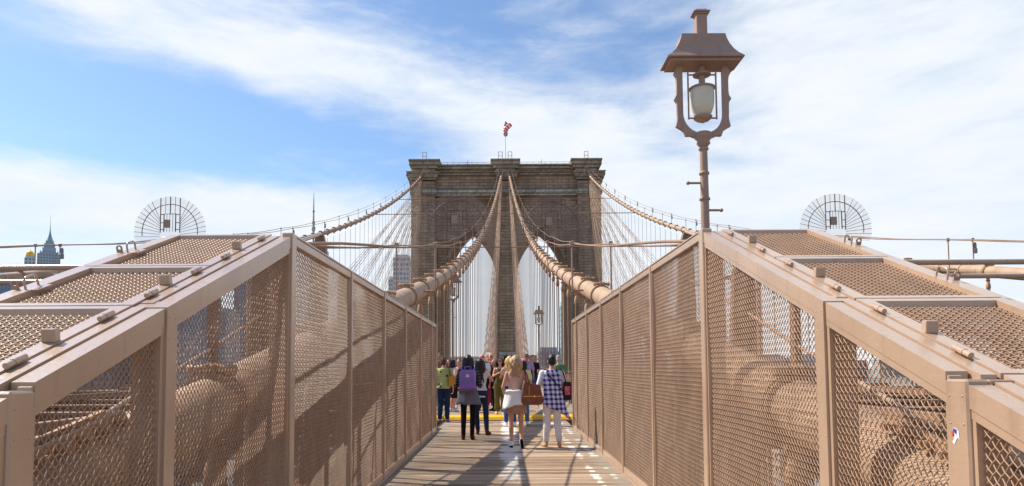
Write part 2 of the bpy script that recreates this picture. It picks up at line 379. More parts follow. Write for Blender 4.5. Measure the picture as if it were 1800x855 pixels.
BOLT = MB().tube([(-.035, 0, 0), (.035, 0, 0)], .02, 6).mesh('bolt', BANDM)
sk = MB(); sk.lathe([(.022, 0), (.03, -.03), (.055, -.10), (.075, -.2), (.075, -.3), (.05, -.34), (.02, -.36)], 10); SOCK = sk.mesh('rope_socket', BANDM)
ut = MB(); ut.tube([(0, 0, 0), (0, 0, 1)], 1.0, 5, cap=False); UNIT = ut.mesh('suspender', ROPE)
st = MB(); st.tube([(0, 0, -.0), (0, 0, 1.2)], .022, 6); st.box(-.05, .05, -.035, .035, 1.08, 1.2, .01); STAN = st.mesh('stanchion', LAMPM)
LIGHTG = mat('lamp_glass_small', srgb(200, 204, 204), 0.25, spec=0.6); GREY = mat('grey_fitting', srgb(128, 134, 138), 0.5, 0.2)
lb = MB(); lb.box(.02, .12, -.05, .05, .55, .72, .012); lb.tube([(.07, 0, .72), (.07, 0, .8), (.07, 0, .9), (.07, 0, .93)], [.045, .05, .04, .01], 8)
LBOX = lb.mesh('string_light', GREY)

def cable(sg, inner, label):
    root = thing('main_cable', label, 'bridge cable', (0, 0, 0), 0, 'four main cables rising to the stone tower')
    ys = [-3+i*1.5 for i in range(int(141/1.5)+1)]; ys = [y for y in ys if y <= 138.3]
    mb = MB(); mb.tube([(lat(sg, inner, y), y, cz(y)+dip(sg, inner, y)) for y in ys], CR, 20 if inner else 14)
    obj('cable_sheath', mb, root, CABLE)
    deck_end = 0.33
    if inner:      # long bolted clamp on the near stretch of the cable
        y0_, y1_ = 2.2, 3.7; za_, zb_ = cz(y0_)+dip(sg, inner, y0_)+CR, cz(y1_)+dip(sg, inner, y1_)+CR
        for dx_ in (-.05, .05):
            q = MB().prism([(y0_, za_-.02), (y1_, zb_-.02), (y1_-.06, zb_+.06), (y0_+.06, za_+.06)], 'x', lat(sg, inner, 3)+dx_-.016, lat(sg, inner, 3)+dx_+.016); fl_ = obj('clamp_flange', q, root, BANDM)
            for i in range(9):
                yy = y0_+.12+i*.155; zz = za_+(zb_-za_)*(yy-y0_)/(y1_-y0_)+.025
                obj('bolt', BOLT, fl_, loc=(lat(sg, inner, 3)+dx_*1.9, yy, zz))
    y = 4.9 if inner else 7.0
    while y < 134:
        t = ctan(y); q = math.atan2(t.z, t.y); near = y < (60 if inner else 40)
        bnd = obj('cable_band', BAND if near else BAND_FAR, root, loc=(lat(sg, inner, y), y, cz(y)+dip(sg, inner, y)), rot=(q, 0, random.uniform(-.04, .04)))
        zt = cz(y)-CR-.12
        if zt > deck_end+.5:
            for dx in ((-.05, .05) if y < 40 and inner else (0,)):
                rr = .024 if dx else (.026 if y < 60 else .019)
                bt = Vector((foot(sg, inner, y)+dx*.7, y, deck_end)); tp = Vector((lat(sg, inner, y)+dx*.7, y, zt-.25)); s = obj('suspender', UNIT, root, loc=bt, rot=(tp-bt).to_track_quat('Z', 'Y').to_euler(), scale=(rr, rr, (tp-bt).length))
            if y < 60: obj('rope_socket', SOCK, bnd, loc=(0, 0, -CR-.08), rot=(-q, 0, 0))
        y += 2.4
    for off in ((-.38, .44) if sg > 0 else (-.44, .38)) if inner else (-.46, .46):
        obj('hand_rope', MB().tube([(lat(sg, inner, yy)+off, yy, cz(yy)+1.12-.05*math.sin(math.pi*(yy-7)/9.15)**2) for yy in [5.6+i*1.53 for i in range(86)]], .016 if inner else .02, 6), root, ROPE)
    y = 16.05 if inner else 25.2
    while y < 132:
        for off in (-.46, .46):
            obj('stanchion', STAN, root, loc=(lat(sg, inner, y)+off, y, cz(y)-.02))
            if not inner: 
                if off > 0: obj('string_light', LBOX, root, loc=(lat(sg, inner, y)+off, y, cz(y)), scale=(1.1, 1.1, 1.1))
        obj('stanchion_arm', MB().tube([(-.46, 0, .02), (.46, 0, .02)], .025, 6), root, LAMPM, loc=(lat(sg, inner, y), y, cz(y)))
        y += 9.15
    return root
CL = {}
for sg, inner, lab in ((-1, True, 'tan main cable left of the walkway, sliding down behind the left mesh fence'),
                       (1, True, 'tan main cable right of the walkway, sliding down behind the right mesh fence'),
                       (-1, False, 'outer main cable on the far left, sloping up to the left corner of the tower'),
                       (1, False, 'outer main cable on the far right, sloping up to the right corner of the tower')):
    CL[(sg, inner)] = cable(sg, inner, lab)

# diagonal stays fanning down from the tower top, tied to the suspenders they cross
STAYS = {}
def zc_line(a, b, y): f = (y-a.y)/(b.y-a.y); return a.z+(b.z-a.z)*f
for sg in (-1, 1):
    for inner in (True, False):
        where = {(-1, True): 'left of the central pier', (1, True): 'right of the central pier', (-1, False): 'in front of the left edge of the tower', (1, False): 'in front of the right edge of the tower'}[(sg, inner)]
        root = thing('stay_rope_fan', 'dense fan of tan diagonal stay ropes '+where, 'stay ropes', (0, 0, 0), 0, 'fans of diagonal stays')
        ties = MB(); zt = cz(137)-.6
        for k in range(2, 40):
            yb = 136-2.4*k; 
            if yb < (60 if inner else 44): break
            for dx in (-.12, .12):
                a = Vector((lat(sg, inner, 137.2)+dx, 137.2-(k % 3)*.4, zt-(k % 4)*.9)); b = Vector((foot(sg, inner, yb)+dx*1.5, yb, .35))
                o = obj('stay_rope', UNIT, root, loc=b, rot=(a-b).to_track_quat('Z', 'Y').to_euler(), scale=(.022, .022, (a-b).length))
                if dx > 0:
                    y = 7.0
                    while y < 134:
                        if y > yb+1:
                            z = zc_line(a, b, y)
                            if z < cz(y)-.5: f_ = (y-yb)/(137.2-yb); x = b.x+(a.x-b.x)*f_; ties.ell((x, y, z), (.05, .05, .08), 5, 3)
                        y += 2.4
        obj('rope_tie', ties, root, ROPE, kind='stuff')

# transverse rods that tie the four cables together
for yy, dz_, rr in ((61.0, .55, .045), (88.0, .2, .05), (107, .1, .05)):
    t = MB(); z = cz(yy)-(.2 if yy > 62 else 1.2); t.tube([(-17.0, yy, z), (17.6, yy, z)], rr, 6)
    tag(obj('tie_rod', t, m=ROPE), {61.0: 'lowest and nearest horizontal tie rod strung across between the cables', 88.0: 'middle horizontal tie rod strung across in front of the arch tops', 107: 'highest thin tie rod strung across below the tower cornice'}[yy], 'tie rod', 'horizontal rods between the cables')

# anti-climb fans around each cable
def screen_mat():
    m = bpy.data.materials.new('fan_screen'); m.use_nodes = True; t = m.node_tree; b = t.nodes['Principled BSDF']
    b.inputs['Base Color'].default_value = srgb(180, 168, 158); b.inputs['Roughness'].default_value = 0.7
    tr = _n(t, 'ShaderNodeBsdfTransparent'); mixs = _n(t, 'ShaderNodeMixShader'); mixs.inputs[0].default_value = 0.09
    out = [n for n in t.nodes if n.type == 'OUTPUT_MATERIAL'][0]
    t.links.new(tr.outputs[0], mixs.inputs[1]); t.links.new(b.outputs[0], mixs.inputs[2]); t.links.new(mixs.outputs[0], out.inputs['Surface']); return m
SCREEN = screen_mat()
RF = 1.85
def fan_guard():
    root = thing('cable_gate_fan', 'x', 'climbing guard', (0, 0, 0), 0, 'spoked half round climbing guards on the cables')
    p = []; 
    for i in range(49): a = R(-20)+R(220)*i/48; p.append((RF*math.cos(a), RF*math.sin(a)))
    d = MB(); d.prism([(0, -.55)]+p, 'y', .0, .006); obj('fan_screen', d, root, SCREEN)
    def sp(a, b, r): obj('spoke', MB().tube([a, b], r, 5), root, FANM)
    for i in range(10):
        for s in (-1, 1):
            ang = R(-16)+i*R(8.3); z0 = -.1+.06*i
            sp((s*.52, -.02, -.35+i*.11), (s*RF*math.cos(ang), -.02, RF*math.sin(ang)), .012)
    for x, r, t in ((-.25, .012, .98), (0, .026, .99), (.25, .012, .98)): sp((x, -.02, .92), (x, -.02, RF*t), r)
    for s in (-1, 1): obj('upright', MB().tube([(s*.5, -.02, -.05), (s*.5, -.02, RF*.95)], .024, 6), root, FANM)
    r7 = RF*.77; obj('guard_ring', MB().tube([(r7*math.cos(R(-8+196*i/40)), -.035, r7*math.sin(R(-8+196*i/40))) for i in range(41)], .02, 6, ), root, FANM)
    gt = obj('gate', MB().tube([(-.3, -.06, 0), (-.3, -.06, .92), (.3, -.06, .92), (.3, -.06, 0)], .028, 6), root, FANM)
    for x in (-.15, 0, .15): obj('gate_bar', MB().tube([(x, -.06, 0), (x, -.06, .92)], .012, 5), gt, FANM)
    obj('lock_box', MB().box(-.27, .03, -.12, -.05, .2, .62, .01), gt, LAMPM)
    for z in (.1, .45, .88): obj('hinge_arm', MB().box(-.5, -.3, -.07, -.03, z, z+.03).box(.3, .5, -.07, -.03, z, z+.03), gt, FANM)
    return root
FANM = mat('fan_steel', srgb(110, 84, 74), 0.5)
f0 = fan_guard()
FY = 34.7
spots = ((299, 408, 'half round spoked climbing guard on the outer left cable, against open sky'), (1469, 403, 'half round spoked climbing guard on the outer right cable, against open sky'),
         (803, 401, 'half round spoked climbing guard on the left inner cable, in front of the left arch'), (969, 404, 'half round spoked climbing guard on the right inner cable, in front of the right arch'))
for i, (px, py, lab) in enumerate(spots):
    p = W(px, py, FY)
    if i == 0: f0.location = p; f0['label'] = lab
    else: dup(f0, p, 0, lab)

# ================================================================== MESH CAGES OVER THE CABLES
SL = 0.374
RIVET = MB().ell((0, 0, 0), (.003, .0045, .0045), 6, 4).mesh('rivet', PAINT)
def cage(sg, W0, Yp, ztop, breaks, level, lids, label):
    root = thing('cable_cage', label, 'mesh cage', (0, 0, 0), 0, 'tan mesh cages along the walkway')
    X = lambda x: sg*(W0+x)
    def zt(y): return ztop if y >= Yp else ztop-SL*(Yp-y)
    def xb(mb, x0, x1, *a, **k): a0, a1 = sorted((X(x0), X(x1))); return mb.box(a0, a1, *a, **k)
    def slope_bar(mb, x0, x1, ya, yb, h, dz=0.0):
        a0, a1 = sorted((X(x0), X(x1)))
        poly = [(ya, zt(ya)-h+dz), (yb, zt(yb)-h+dz), (yb, zt(yb)+dz), (ya, zt(ya)+dz)]; mb.prism(poly, 'x', a0, a1); return mb
    OUT = .985
    # fence panels, inner and outer side
    lv = [Yp]+level
    def panel(ya, yb, share=None, outer=False):
        xo = OUT-.05 if outer else 0.0
        near = yb <= Yp+.01
        f = MB(); th = .055
        top_h = .06 if not near else .012
        if near:
            slope_bar(f, xo+.004, xo+.05, ya+.05, yb-.05, .108, -.012)
        else: xb(f, xo+.002, xo+.05, ya+.03, yb-.03, ztop-.068, ztop-.004, c=.004)
        e = .05 if near else .022
        xb(f, xo+.004, xo+.048, ya+e, yb-e, .03, .115, c=.004)
        for y_ in (ya+e, yb-e-.03): 
            zz = min(zt(y_), zt(y_+.03))-.075; xb(f, xo+.006, xo+.046, y_, y_+.03, .115, zz)
        pn = obj('fence_panel', f, root, PAINT)
        if share is None:
            poly = [(ya+.04, .11), (yb-.04, .11), (yb-.04, zt(yb-.04)-.07), (ya+.04, zt(ya+.04)-.07)]
            if not near: poly = [(u-ya, v) for u, v in poly]
            share = wire_mesh(poly, (0, 0, 0), (0, 1, 0), (0, 0, 1), sides=4 if near and not outer else 3)
        obj('wire_mesh', share, pn, loc=(X(xo+.03), 0 if near else ya, 0), kind='stuff')
        return share
    lev = None
    for i in range(len(lv)-1):
        full = abs(lv[i+1]-lv[i]-2.0) < .01
        m_ = panel(lv[i], lv[i+1], SHARED.get('lev'+str(ztop)) if full else None)
        if full: SHARED['lev'+str(ztop)] = m_
        
    br = [Yp]+breaks
    for i in range(len(br)-1):
        panel(br[i+1], br[i])
    # posts
    for y_ in lv[1:]:
        xb_ = MB(); xb(xb_, -.008, .058, y_-.028, y_+.028, 0.0, ztop+.004, c=.005); xb(xb_, .0585, .15, y_-.012, y_+.028, 0.0, ztop-.03); obj('fence_post', xb_, root, PAINT)
    q = MB(); xb(q, -.01, .07, Yp-.055, Yp+.055, 0, ztop+.012, c=.006); xb(q, .0705, .165, Yp-.03, Yp+.04, 0, ztop-.02); obj('fence_post', q, root, PAINT, label='tallest fence post at the peak of the cage')
    q = MB(); xb(q, OUT-.06, OUT+.01, Yp-.04, Yp+.04, -.1, ztop-.01, c=.006); obj('fence_post', q, root, PAINT)
    for i, y_ in enumerate(breaks):
        z1 = zt(y_)-.004
        q = MB(); w = .05 if i == 0 else .06
        (xb(q, -.008, .075, y_-w, y_+w, 0, z1, c=.008) if i else q.prism([(y_-w, 0), (y_+w, 0), (y_+w, zt(y_+w)+.003), (y_-w, zt(y_-w)+.003)], 'x', *sorted((X(-.008), X(.155))))); xb(q, .0755 if i else .156, .165, y_-.01, y_+.04, 0, z1-.03)
        if i >= 1: xb(q, .0755, .30, y_-w+.004, y_+w-.004, z1-.02, z1-.002, c=.004)
        po = obj('fence_post', q, root, PAINT)
        for zz in (z1-.06, z1-.16, z1-.7, z1-1.2):
            obj('rivet', RIVET, po, loc=(X(-.008), y_-w*.6, zz)); obj('rivet', RIVET, po, loc=(X(-.008), y_+w*.6, zz))
        if i == 1 and sg > 0:      # torn sticker on the post
            xs = X(-.0095); sy, sz = y_+.01, z1-.20
            def bit(pts, xo): return [(xs-xo, sy+a*.62, sz+b*.62) for a, b in pts]
            w_ = MB().add(bit([(-.035, -.03), (-.03, .02), (-.012, .035), (0.012, .04), (.018, .02), (.005, -.002), (.02, -.035), (.03, -.045), (.012, -.06), (-.006, -.03), (-.022, -.015)][::-1], 0), [tuple(range(11))])
            obj('sticker', w_, po, mat('sticker_white', srgb(235, 232, 236), .4))
            obj('sticker_patch', MB().add(bit([(-.012, .0), (-.014, .03), (.012, .036), (.016, .016)], .0012), [(0, 1, 2, 3)]), po, mat('sticker_blue', srgb(70, 60, 160), .4))
            obj('sticker_patch', MB().add(bit([(.03, -.012), (.032, .014), (.019, .02), (.016, -.004)], .0012), [(0, 1, 2, 3)]), po, mat('sticker_red', srgb(214, 84, 52), .4))
        q = MB(); xb(q, OUT-.06, OUT+.01, y_-.04, y_+.04, -.1, z1-.01, c=.006); obj('fence_post', q, root, PAINT)
    # level top rail
    q = MB(); xb(q, -.004, .06, Yp+.057, lv[-1]+.03, ztop-.002, ztop+.014, c=.003); obj('top_rail', q, root, PAINT)
    q = MB(); xb(q, -.012, .07, Yp-.05, lv[-1]+.03, .0, .028, c=.003); xb(q, -.012, .07, 0.8, Yp-.06, .0, .028); obj('base_rail', q, root, PAINT)
    q = MB(); xb(q, .08, .15, 0.8, lv[-1]+1.0, -.1, .17); obj('toe_beam', q, root, STEEL)
    q = MB(); xb(q, .0, OUT, lv[-1]-.02, lv[-1]+.02, ztop-.06, ztop-.01); xb(q, OUT-.04, OUT, lv[-1]-.02, lv[-1]+.02, -.1, ztop-.06); obj('end_frame', q, root, PAINT)
    # sloping top: rails
    segs = list(zip(breaks, [Yp]+breaks[:-1]))
    for n_, (ya, yb) in enumerate(segs):
        hi = yb-(.062 if n_ >= 1 and n_ < 2 else .05); lo = ya+.06 
        if n_ == 0: hi = yb-.0
        q = MB(); slope_bar(q, 0, .082, lo-.008 if n_ < 1 else ya+.065, hi, .085, .0); obj('top_rail', q, root, PAINT)
        q = MB(); slope_bar(q, .092, .151, lo-.05, yb-.06, .04, .008); obj('hinge_plate', q, root, PAINT)
        q = MB(); slope_bar(q, OUT-.06, OUT, lo-.1, yb, .06, .0); obj('outer_rail', q, root, PAINT)
    q = MB(); xb(q, .0855, OUT, Yp+.002, Yp+.05, ztop-.06, ztop-.002, c=.004); obj('peak_bar', q, root, PAINT)
    # lids
    for ya, yb in lids:
        f = MB(); g_ = .008
        slope_bar(f, .163, .235, ya+g_, yb-g_, .045, .014); slope_bar(f, OUT-.135, OUT-.066, ya+g_, yb-g_, .045, .014)
        slope_bar(f, .2355, OUT-.1355, ya+g_, ya+.05, .045, .013); slope_bar(f, .2355, OUT-.1355, yb-.05, yb-g_, .045, .013)
        lid = obj('lid', f, root, PAINT)
        L = math.hypot(1, SL)*(yb-ya-.1); cs, sn = 1/math.hypot(1, SL), SL/math.hypot(1, SL)
        me = wire_mesh([(0, 0), (OUT-.37, 0), (OUT-.37, L), (0, L)], (0, 0, 0), (sg, 0, 0), (0, cs, sn), r=.0043, sides=4, crimp=.0042, bulge=.002)
        obj('wire_mesh', me, lid, loc=(X(.235), ya+.05, zt(ya+.05)-.020), kind='stuff')
        an = math.atan(SL)
        for yh in (ya+.2*(yb-ya), ya+.78*(yb-ya)):
            h = MB().tube([(0, -.065, 0), (0, .065, 0)], .0125, 10); h.tube([(0, -.0175, 0), (0, .0175, 0)], .0145, 10)
            obj('hinge', h, lid, PAINT, loc=(X(.159), yh, zt(yh)+.026), rot=(an, 0, 0), scale=(1, .8, 1))
        ym = ya+.45*(yb-ya)
        k_ = MB().box(-.028, .028, -.006, .03, -.01, .044, .003); obj('stop_block', k_, lid, PAINT, loc=(X(.2), ym, zt(ym)+.024), rot=(an*.4, 0, 0))
        yh = ya+.42*(yb-ya); x_ = OUT-.1
        hd = MB().tube([(0, -.075, 0), (0, -.075, .055), (0, -.065, .075), (0, -.045, .085), (0, .045, .085), (0, .065, .075), (0, .075, .055), (0, .075, 0)], .0085, 8)
        hd.box(-.03, .09, -.09, .09, -.004, .002); obj('handle', hd, lid, PAINT, loc=(X(x_), yh, zt(yh)+.012), rot=(an, 0, 0), scale=(.75, .68, .72))
        lk = MB(); lk.box(-.018, .018, -.006, .006, 0, .022); 
        lk.tube([(.016*math.cos(2*math.pi*i/10), 0, .03+.016*math.sin(2*math.pi*i/10)) for i in range(11)], .006, 6); obj('lock_eye', lk, lid, LAMPM, loc=(X(x_+.05), yh-.05, zt(yh-.05)+.012), rot=(an, 0, 0))
    return root
SHARED = {}
cage(-1, 1.60, 5.15, CAMZ+1.012, [3.27, 2.27, 1.2], [7.15, 9.15, 11.15, 13.15, 15.15, 16.1], [(4.07, 5.15), (3.22, 4.07), (2.27, 3.22), (1.2, 2.27)], 'tan mesh fence and sloping mesh cage along the left side of the walkway')
cage(1, 1.64, 5.60, CAMZ+1.118, [3.53, 2.48, 1.4], [7.6, 9.6, 11.6, 13.6, 15.6, 16.5], [(4.5, 5.6), (3.49, 4.5), (2.48, 3.49), (1.4, 2.48)], 'tan mesh fence and sloping mesh cage along the right side of the walkway')

# stanchion posts behind the cages carrying the sloping hand pipe
for sg in (-1, 1):
    side = 'left' if sg < 0 else 'right'
    pts = []
    root = thing('cable_side_rail', 'heavy tapered steel posts with a sloping pipe rail behind the %s mesh cage' % side, 'railing', (0, 0, 0), 0, 'pipe rails behind the cages')
    for d_, z_, wt, wb in ((10.9, 2.14, .15, .30), (8.3, 1.39, .16, .34), (6.9, .94, .06, .09)):
        x = sg*2.95; q = MB(); h = z_+CAMZ
        q.prism([(x-wb, -.6), (x+wb*.6, -.6), (x+wt*.6, h-.18), (x+wt*.35, h), (x-wt*.35, h), (x-wt*.9, h-.25)] if wt > .1 else [(x-wb/2, -.6), (x+wb/2, -.6), (x+wt/2, h), (x-wt/2, h)], 'y', d_-.06, d_+.06)
        q.box(x-wb-.03, x+wb*.6+.03, d_-.1, d_+.1, -.62, -.58); obj('post', q, root, STEEL)
        pts.append((x, d_, h+.02))
    pts.append((sg*2.95, 5.0, .4+CAMZ)); pts.append((sg*2.95, 3.6, .02+CAMZ))
    obj('pipe', MB().tube(pts, .03, 10), root, PAINT)
    obj('pipe', MB().tube([(p[0], p[1], p[2]-.75) for p in pts[:4]], .02, 8), root, PAINT)

# transverse pipe struts reaching outwards beside the cages
for sg in (-1, 1):
    for yy, zz, lab in ((8.0, 181, 'upper'), (9.3, 156, 'lower')):
        z = CAMZ+zz*yy/1200; q = thing('pipe_strut', '%s horizontal tan pipe reaching out to the %s behind the mesh cage' % (lab, 'left' if sg < 0 else 'right'), 'pipe', (0, yy, z), 0, 'horizontal pipes beside the cages')
        obj('pipe', MB().tube([(sg*2.9, 0, 0), (sg*10.5, 0, 0)], .034, 10), q, PAINT)
        obj('upright', MB().tube([(sg*3.0, 0, -z-.3), (sg*3.0, 0, 0)], .03, 8), q, PAINT); obj('upright', MB().tube([(sg*10.4, 0, -z-.3), (sg*10.4, 0, 0)], .03, 8), q, PAINT)

# ================================================================== TRUSSES, CROSS BEAMS, ROADWAYS
ZR = -6.3
vm = MB(); vm.box(-.1, .1, -.09, .09, 0, 1); VERT = vm.mesh('truss_post', STEEL)
for x, lab in ((-3.25, 'long steel truss under the left edge of the walkway'), (3.25, 'long steel truss under the right edge of the walkway'),
               (-16.9, 'long steel truss along the outer left side of the bridge'), (16.9, 'long steel truss along the outer right side of the bridge')):
    root = thing('truss', lab, 'truss', (x, 0, 0), 0, 'steel trusses along the bridge')
    zt_ = .28 if abs(x) > 5 else -.3
    obj('top_chord', MB().box(-.2, .2, -6, 137, zt_-.4, zt_), root, STEEL); obj('bottom_chord', MB().box(-.2, .2, -6, 137, ZR-.5, ZR-.05), root, STEEL)
    y = -4.0; k = 0
    while y < 136:
        obj('truss_post', VERT, root, loc=(0, y, ZR-.1), scale=(1, 1, zt_-.4-ZR+.1))
        if y < 130:
            a = Vector((.0, y, ZR)); b = Vector((.0, y+4.8, zt_-.4))
            if k % 2: a.z, b.z = b.z, a.z
            obj('truss_diagonal', UNIT, root, loc=a, rot=(b-a).to_track_quat('Z', 'Y').to_euler(), scale=(.06, .06, (b-a).length))
        y += 2.4; k += 1
bm_ = MB()
def ibeam(mb, x0, x1, h, w):
    mb.box(x0, x1, -w, w, -.05, 0); mb.box(x0, x1, -w, w, -h, -h+.05); mb.box(x0, x1, -.02, .02, -h+.05, -.05)
    n = int(abs(x1-x0)/1.1)
    for i in range(n+1): xx = x0+(x1-x0)*i/max(n, 1); mb.box(xx-.02, xx+.02, -w*.8, w*.8, -h+.05, -.05)
ibeam(bm_, 3.1, 16.9, .42, .16); BEAM = bm_.mesh('cross_beam', STEEL)
y = 7.5; k = 0
while y < 132:
    for sg in (-1, 1):
        o = obj('cross_beam', BEAM, loc=(0, y, .72), rot=(0, 0, 0 if sg > 0 else math.pi)); 
        tag(o, 'riveted steel cross beam over the %s roadway' % ('left' if sg < 0 else 'right'), 'steel beam', 'cross beams over the %s roadway' % ('left' if sg < 0 else 'right'))
        if k < 4: o['label'] = '%s riveted steel cross beam over the %s roadway, counted from the viewer' % (('nearest', 'second', 'third', 'fourth')[k], 'left' if sg < 0 else 'right')
    y += 2.6 if y < 20 else (4.8 if y < 40 else 9.6); k += 1
for sg in (-1, 1):                                  # low stringer lines tying the beams
    side = 'left' if sg < 0 else 'right'
    for x, z, lab in ((5.6, .85, 'inner'), (11.0, .85, 'middle')):
        q = MB(); q.box(sg*x-.08, sg*x+.08, 2, 134, z-.13, z+.02); tag(obj('bracing_beam', q, m=STEEL), '%s lengthwise steel beam laid over the cross beams on the %s' % (lab, side), 'steel beam', 'lengthwise beams over the roadways')
ASPH = mat('asphalt', srgb(72, 70, 68), 0.9, 0, 0.12, 0.6, 0.3, 30); LINE = mat('lane_paint', srgb(220, 218, 210), 0.6)
for sg in (-1, 1):
    q = MB(); a, b = sorted((sg*.01, sg*16.5)); q.box(a, b, -8, 136, ZR-.35, ZR); r = struct(obj('roadway', q, m=ASPH))
    q = MB()
    for i in range(24): 
        for xx in (7.9, 12.2): q.box(sg*xx-.06, sg*xx+.06, -6+i*6, -3+i*6, ZR+.004, ZR+.008)
    obj('lane_marking', q, r, LINE)

# cars on the roadways
GLASSC = mat('car_glass', srgb(30, 36, 42), 0.08, 0, .05, 3, spec=.8)
def make_car(paint, label):
    root = thing('parked_car', label, 'car', (0, 0, 0), 0, 'cars down on the roadways')
    q = MB(); prof = [(-2.25, .35), (-2.28, .75), (-2.1, .92), (-1.6, .98), (1.0, .95), (2.0, .85), (2.26, .65), (2.26, .35)]
    q.prism(prof, 'x', -.88, .88); obj('body', q, root, paint)
    cab = [(-1.75, .975), (-1.35, 1.4), (.15, 1.44), (.95, .965)]
    v = [(sx_*(.8 if z < 1.2 else .66), y, z) for sx_ in (-1, 1) for y, z in cab]
    obj('cabin_glass', MB().add(v, [(0, 1, 2, 3), (7, 6, 5, 4), (0, 4, 5, 1), (1, 5, 6, 2), (2, 6, 7, 3), (3, 7, 4, 0)]), root, GLASSC)
    obj('roof', MB().box(-.66, .66, -1.3, .12, 1.42, 1.47, .03), root, paint)
    for sx_ in (-1, 1):
        for y_ in (-1.4, 1.4):
            w = obj('wheel', MB().tube([(sx_*.72, y_, .33), (sx_*.92, y_, .33)], .33, 16), root, DARK); obj('rim', MB().tube([(sx_*.90, y_, .33), (sx_*.93, y_, .33)], .2, 12), w, GREY)
        obj('headlight', MB().box(sx_*.7-.14, sx_*.7+.14, 2.2, 2.29, .58, .72, .02), root, LIGHTG); obj('tail_light', MB().box(sx_*.7-.14, sx_*.7+.14, -2.31, -2.24, .62, .8, .02), root, mat('tail_red', srgb(150, 20, 18), .3))
    return root
tx = mat('taxi_paint', srgb(238, 180, 30), .3, spec=.6); cg = mat('car_grey', srgb(120, 124, 130), .3, .3); cw = mat('car_white', srgb(220, 220, 218), .3); cb_ = mat('car_blue', srgb(40, 60, 100), .3)
for paint, x, y, lab in ((tx, -9.8, 15.5, 'yellow taxi on the left roadway, half hidden below the steel beams'), (cw, -6.2, 22, 'white car on the left roadway below the walkway'), (cg, 9.5, 14, 'grey car on the right roadway, nearest the viewer'), (cb_, 13.8, 24, 'dark blue car on the right roadway, farther off'), (tx, -5.6, 9.2, 'yellow taxi close behind the left mesh fence, down on the roadway')):
    c = make_car(paint, lab); c.location = (x, y, ZR+.008); c.rotation_euler = (0, 0, math.pi if x < 0 else 0)

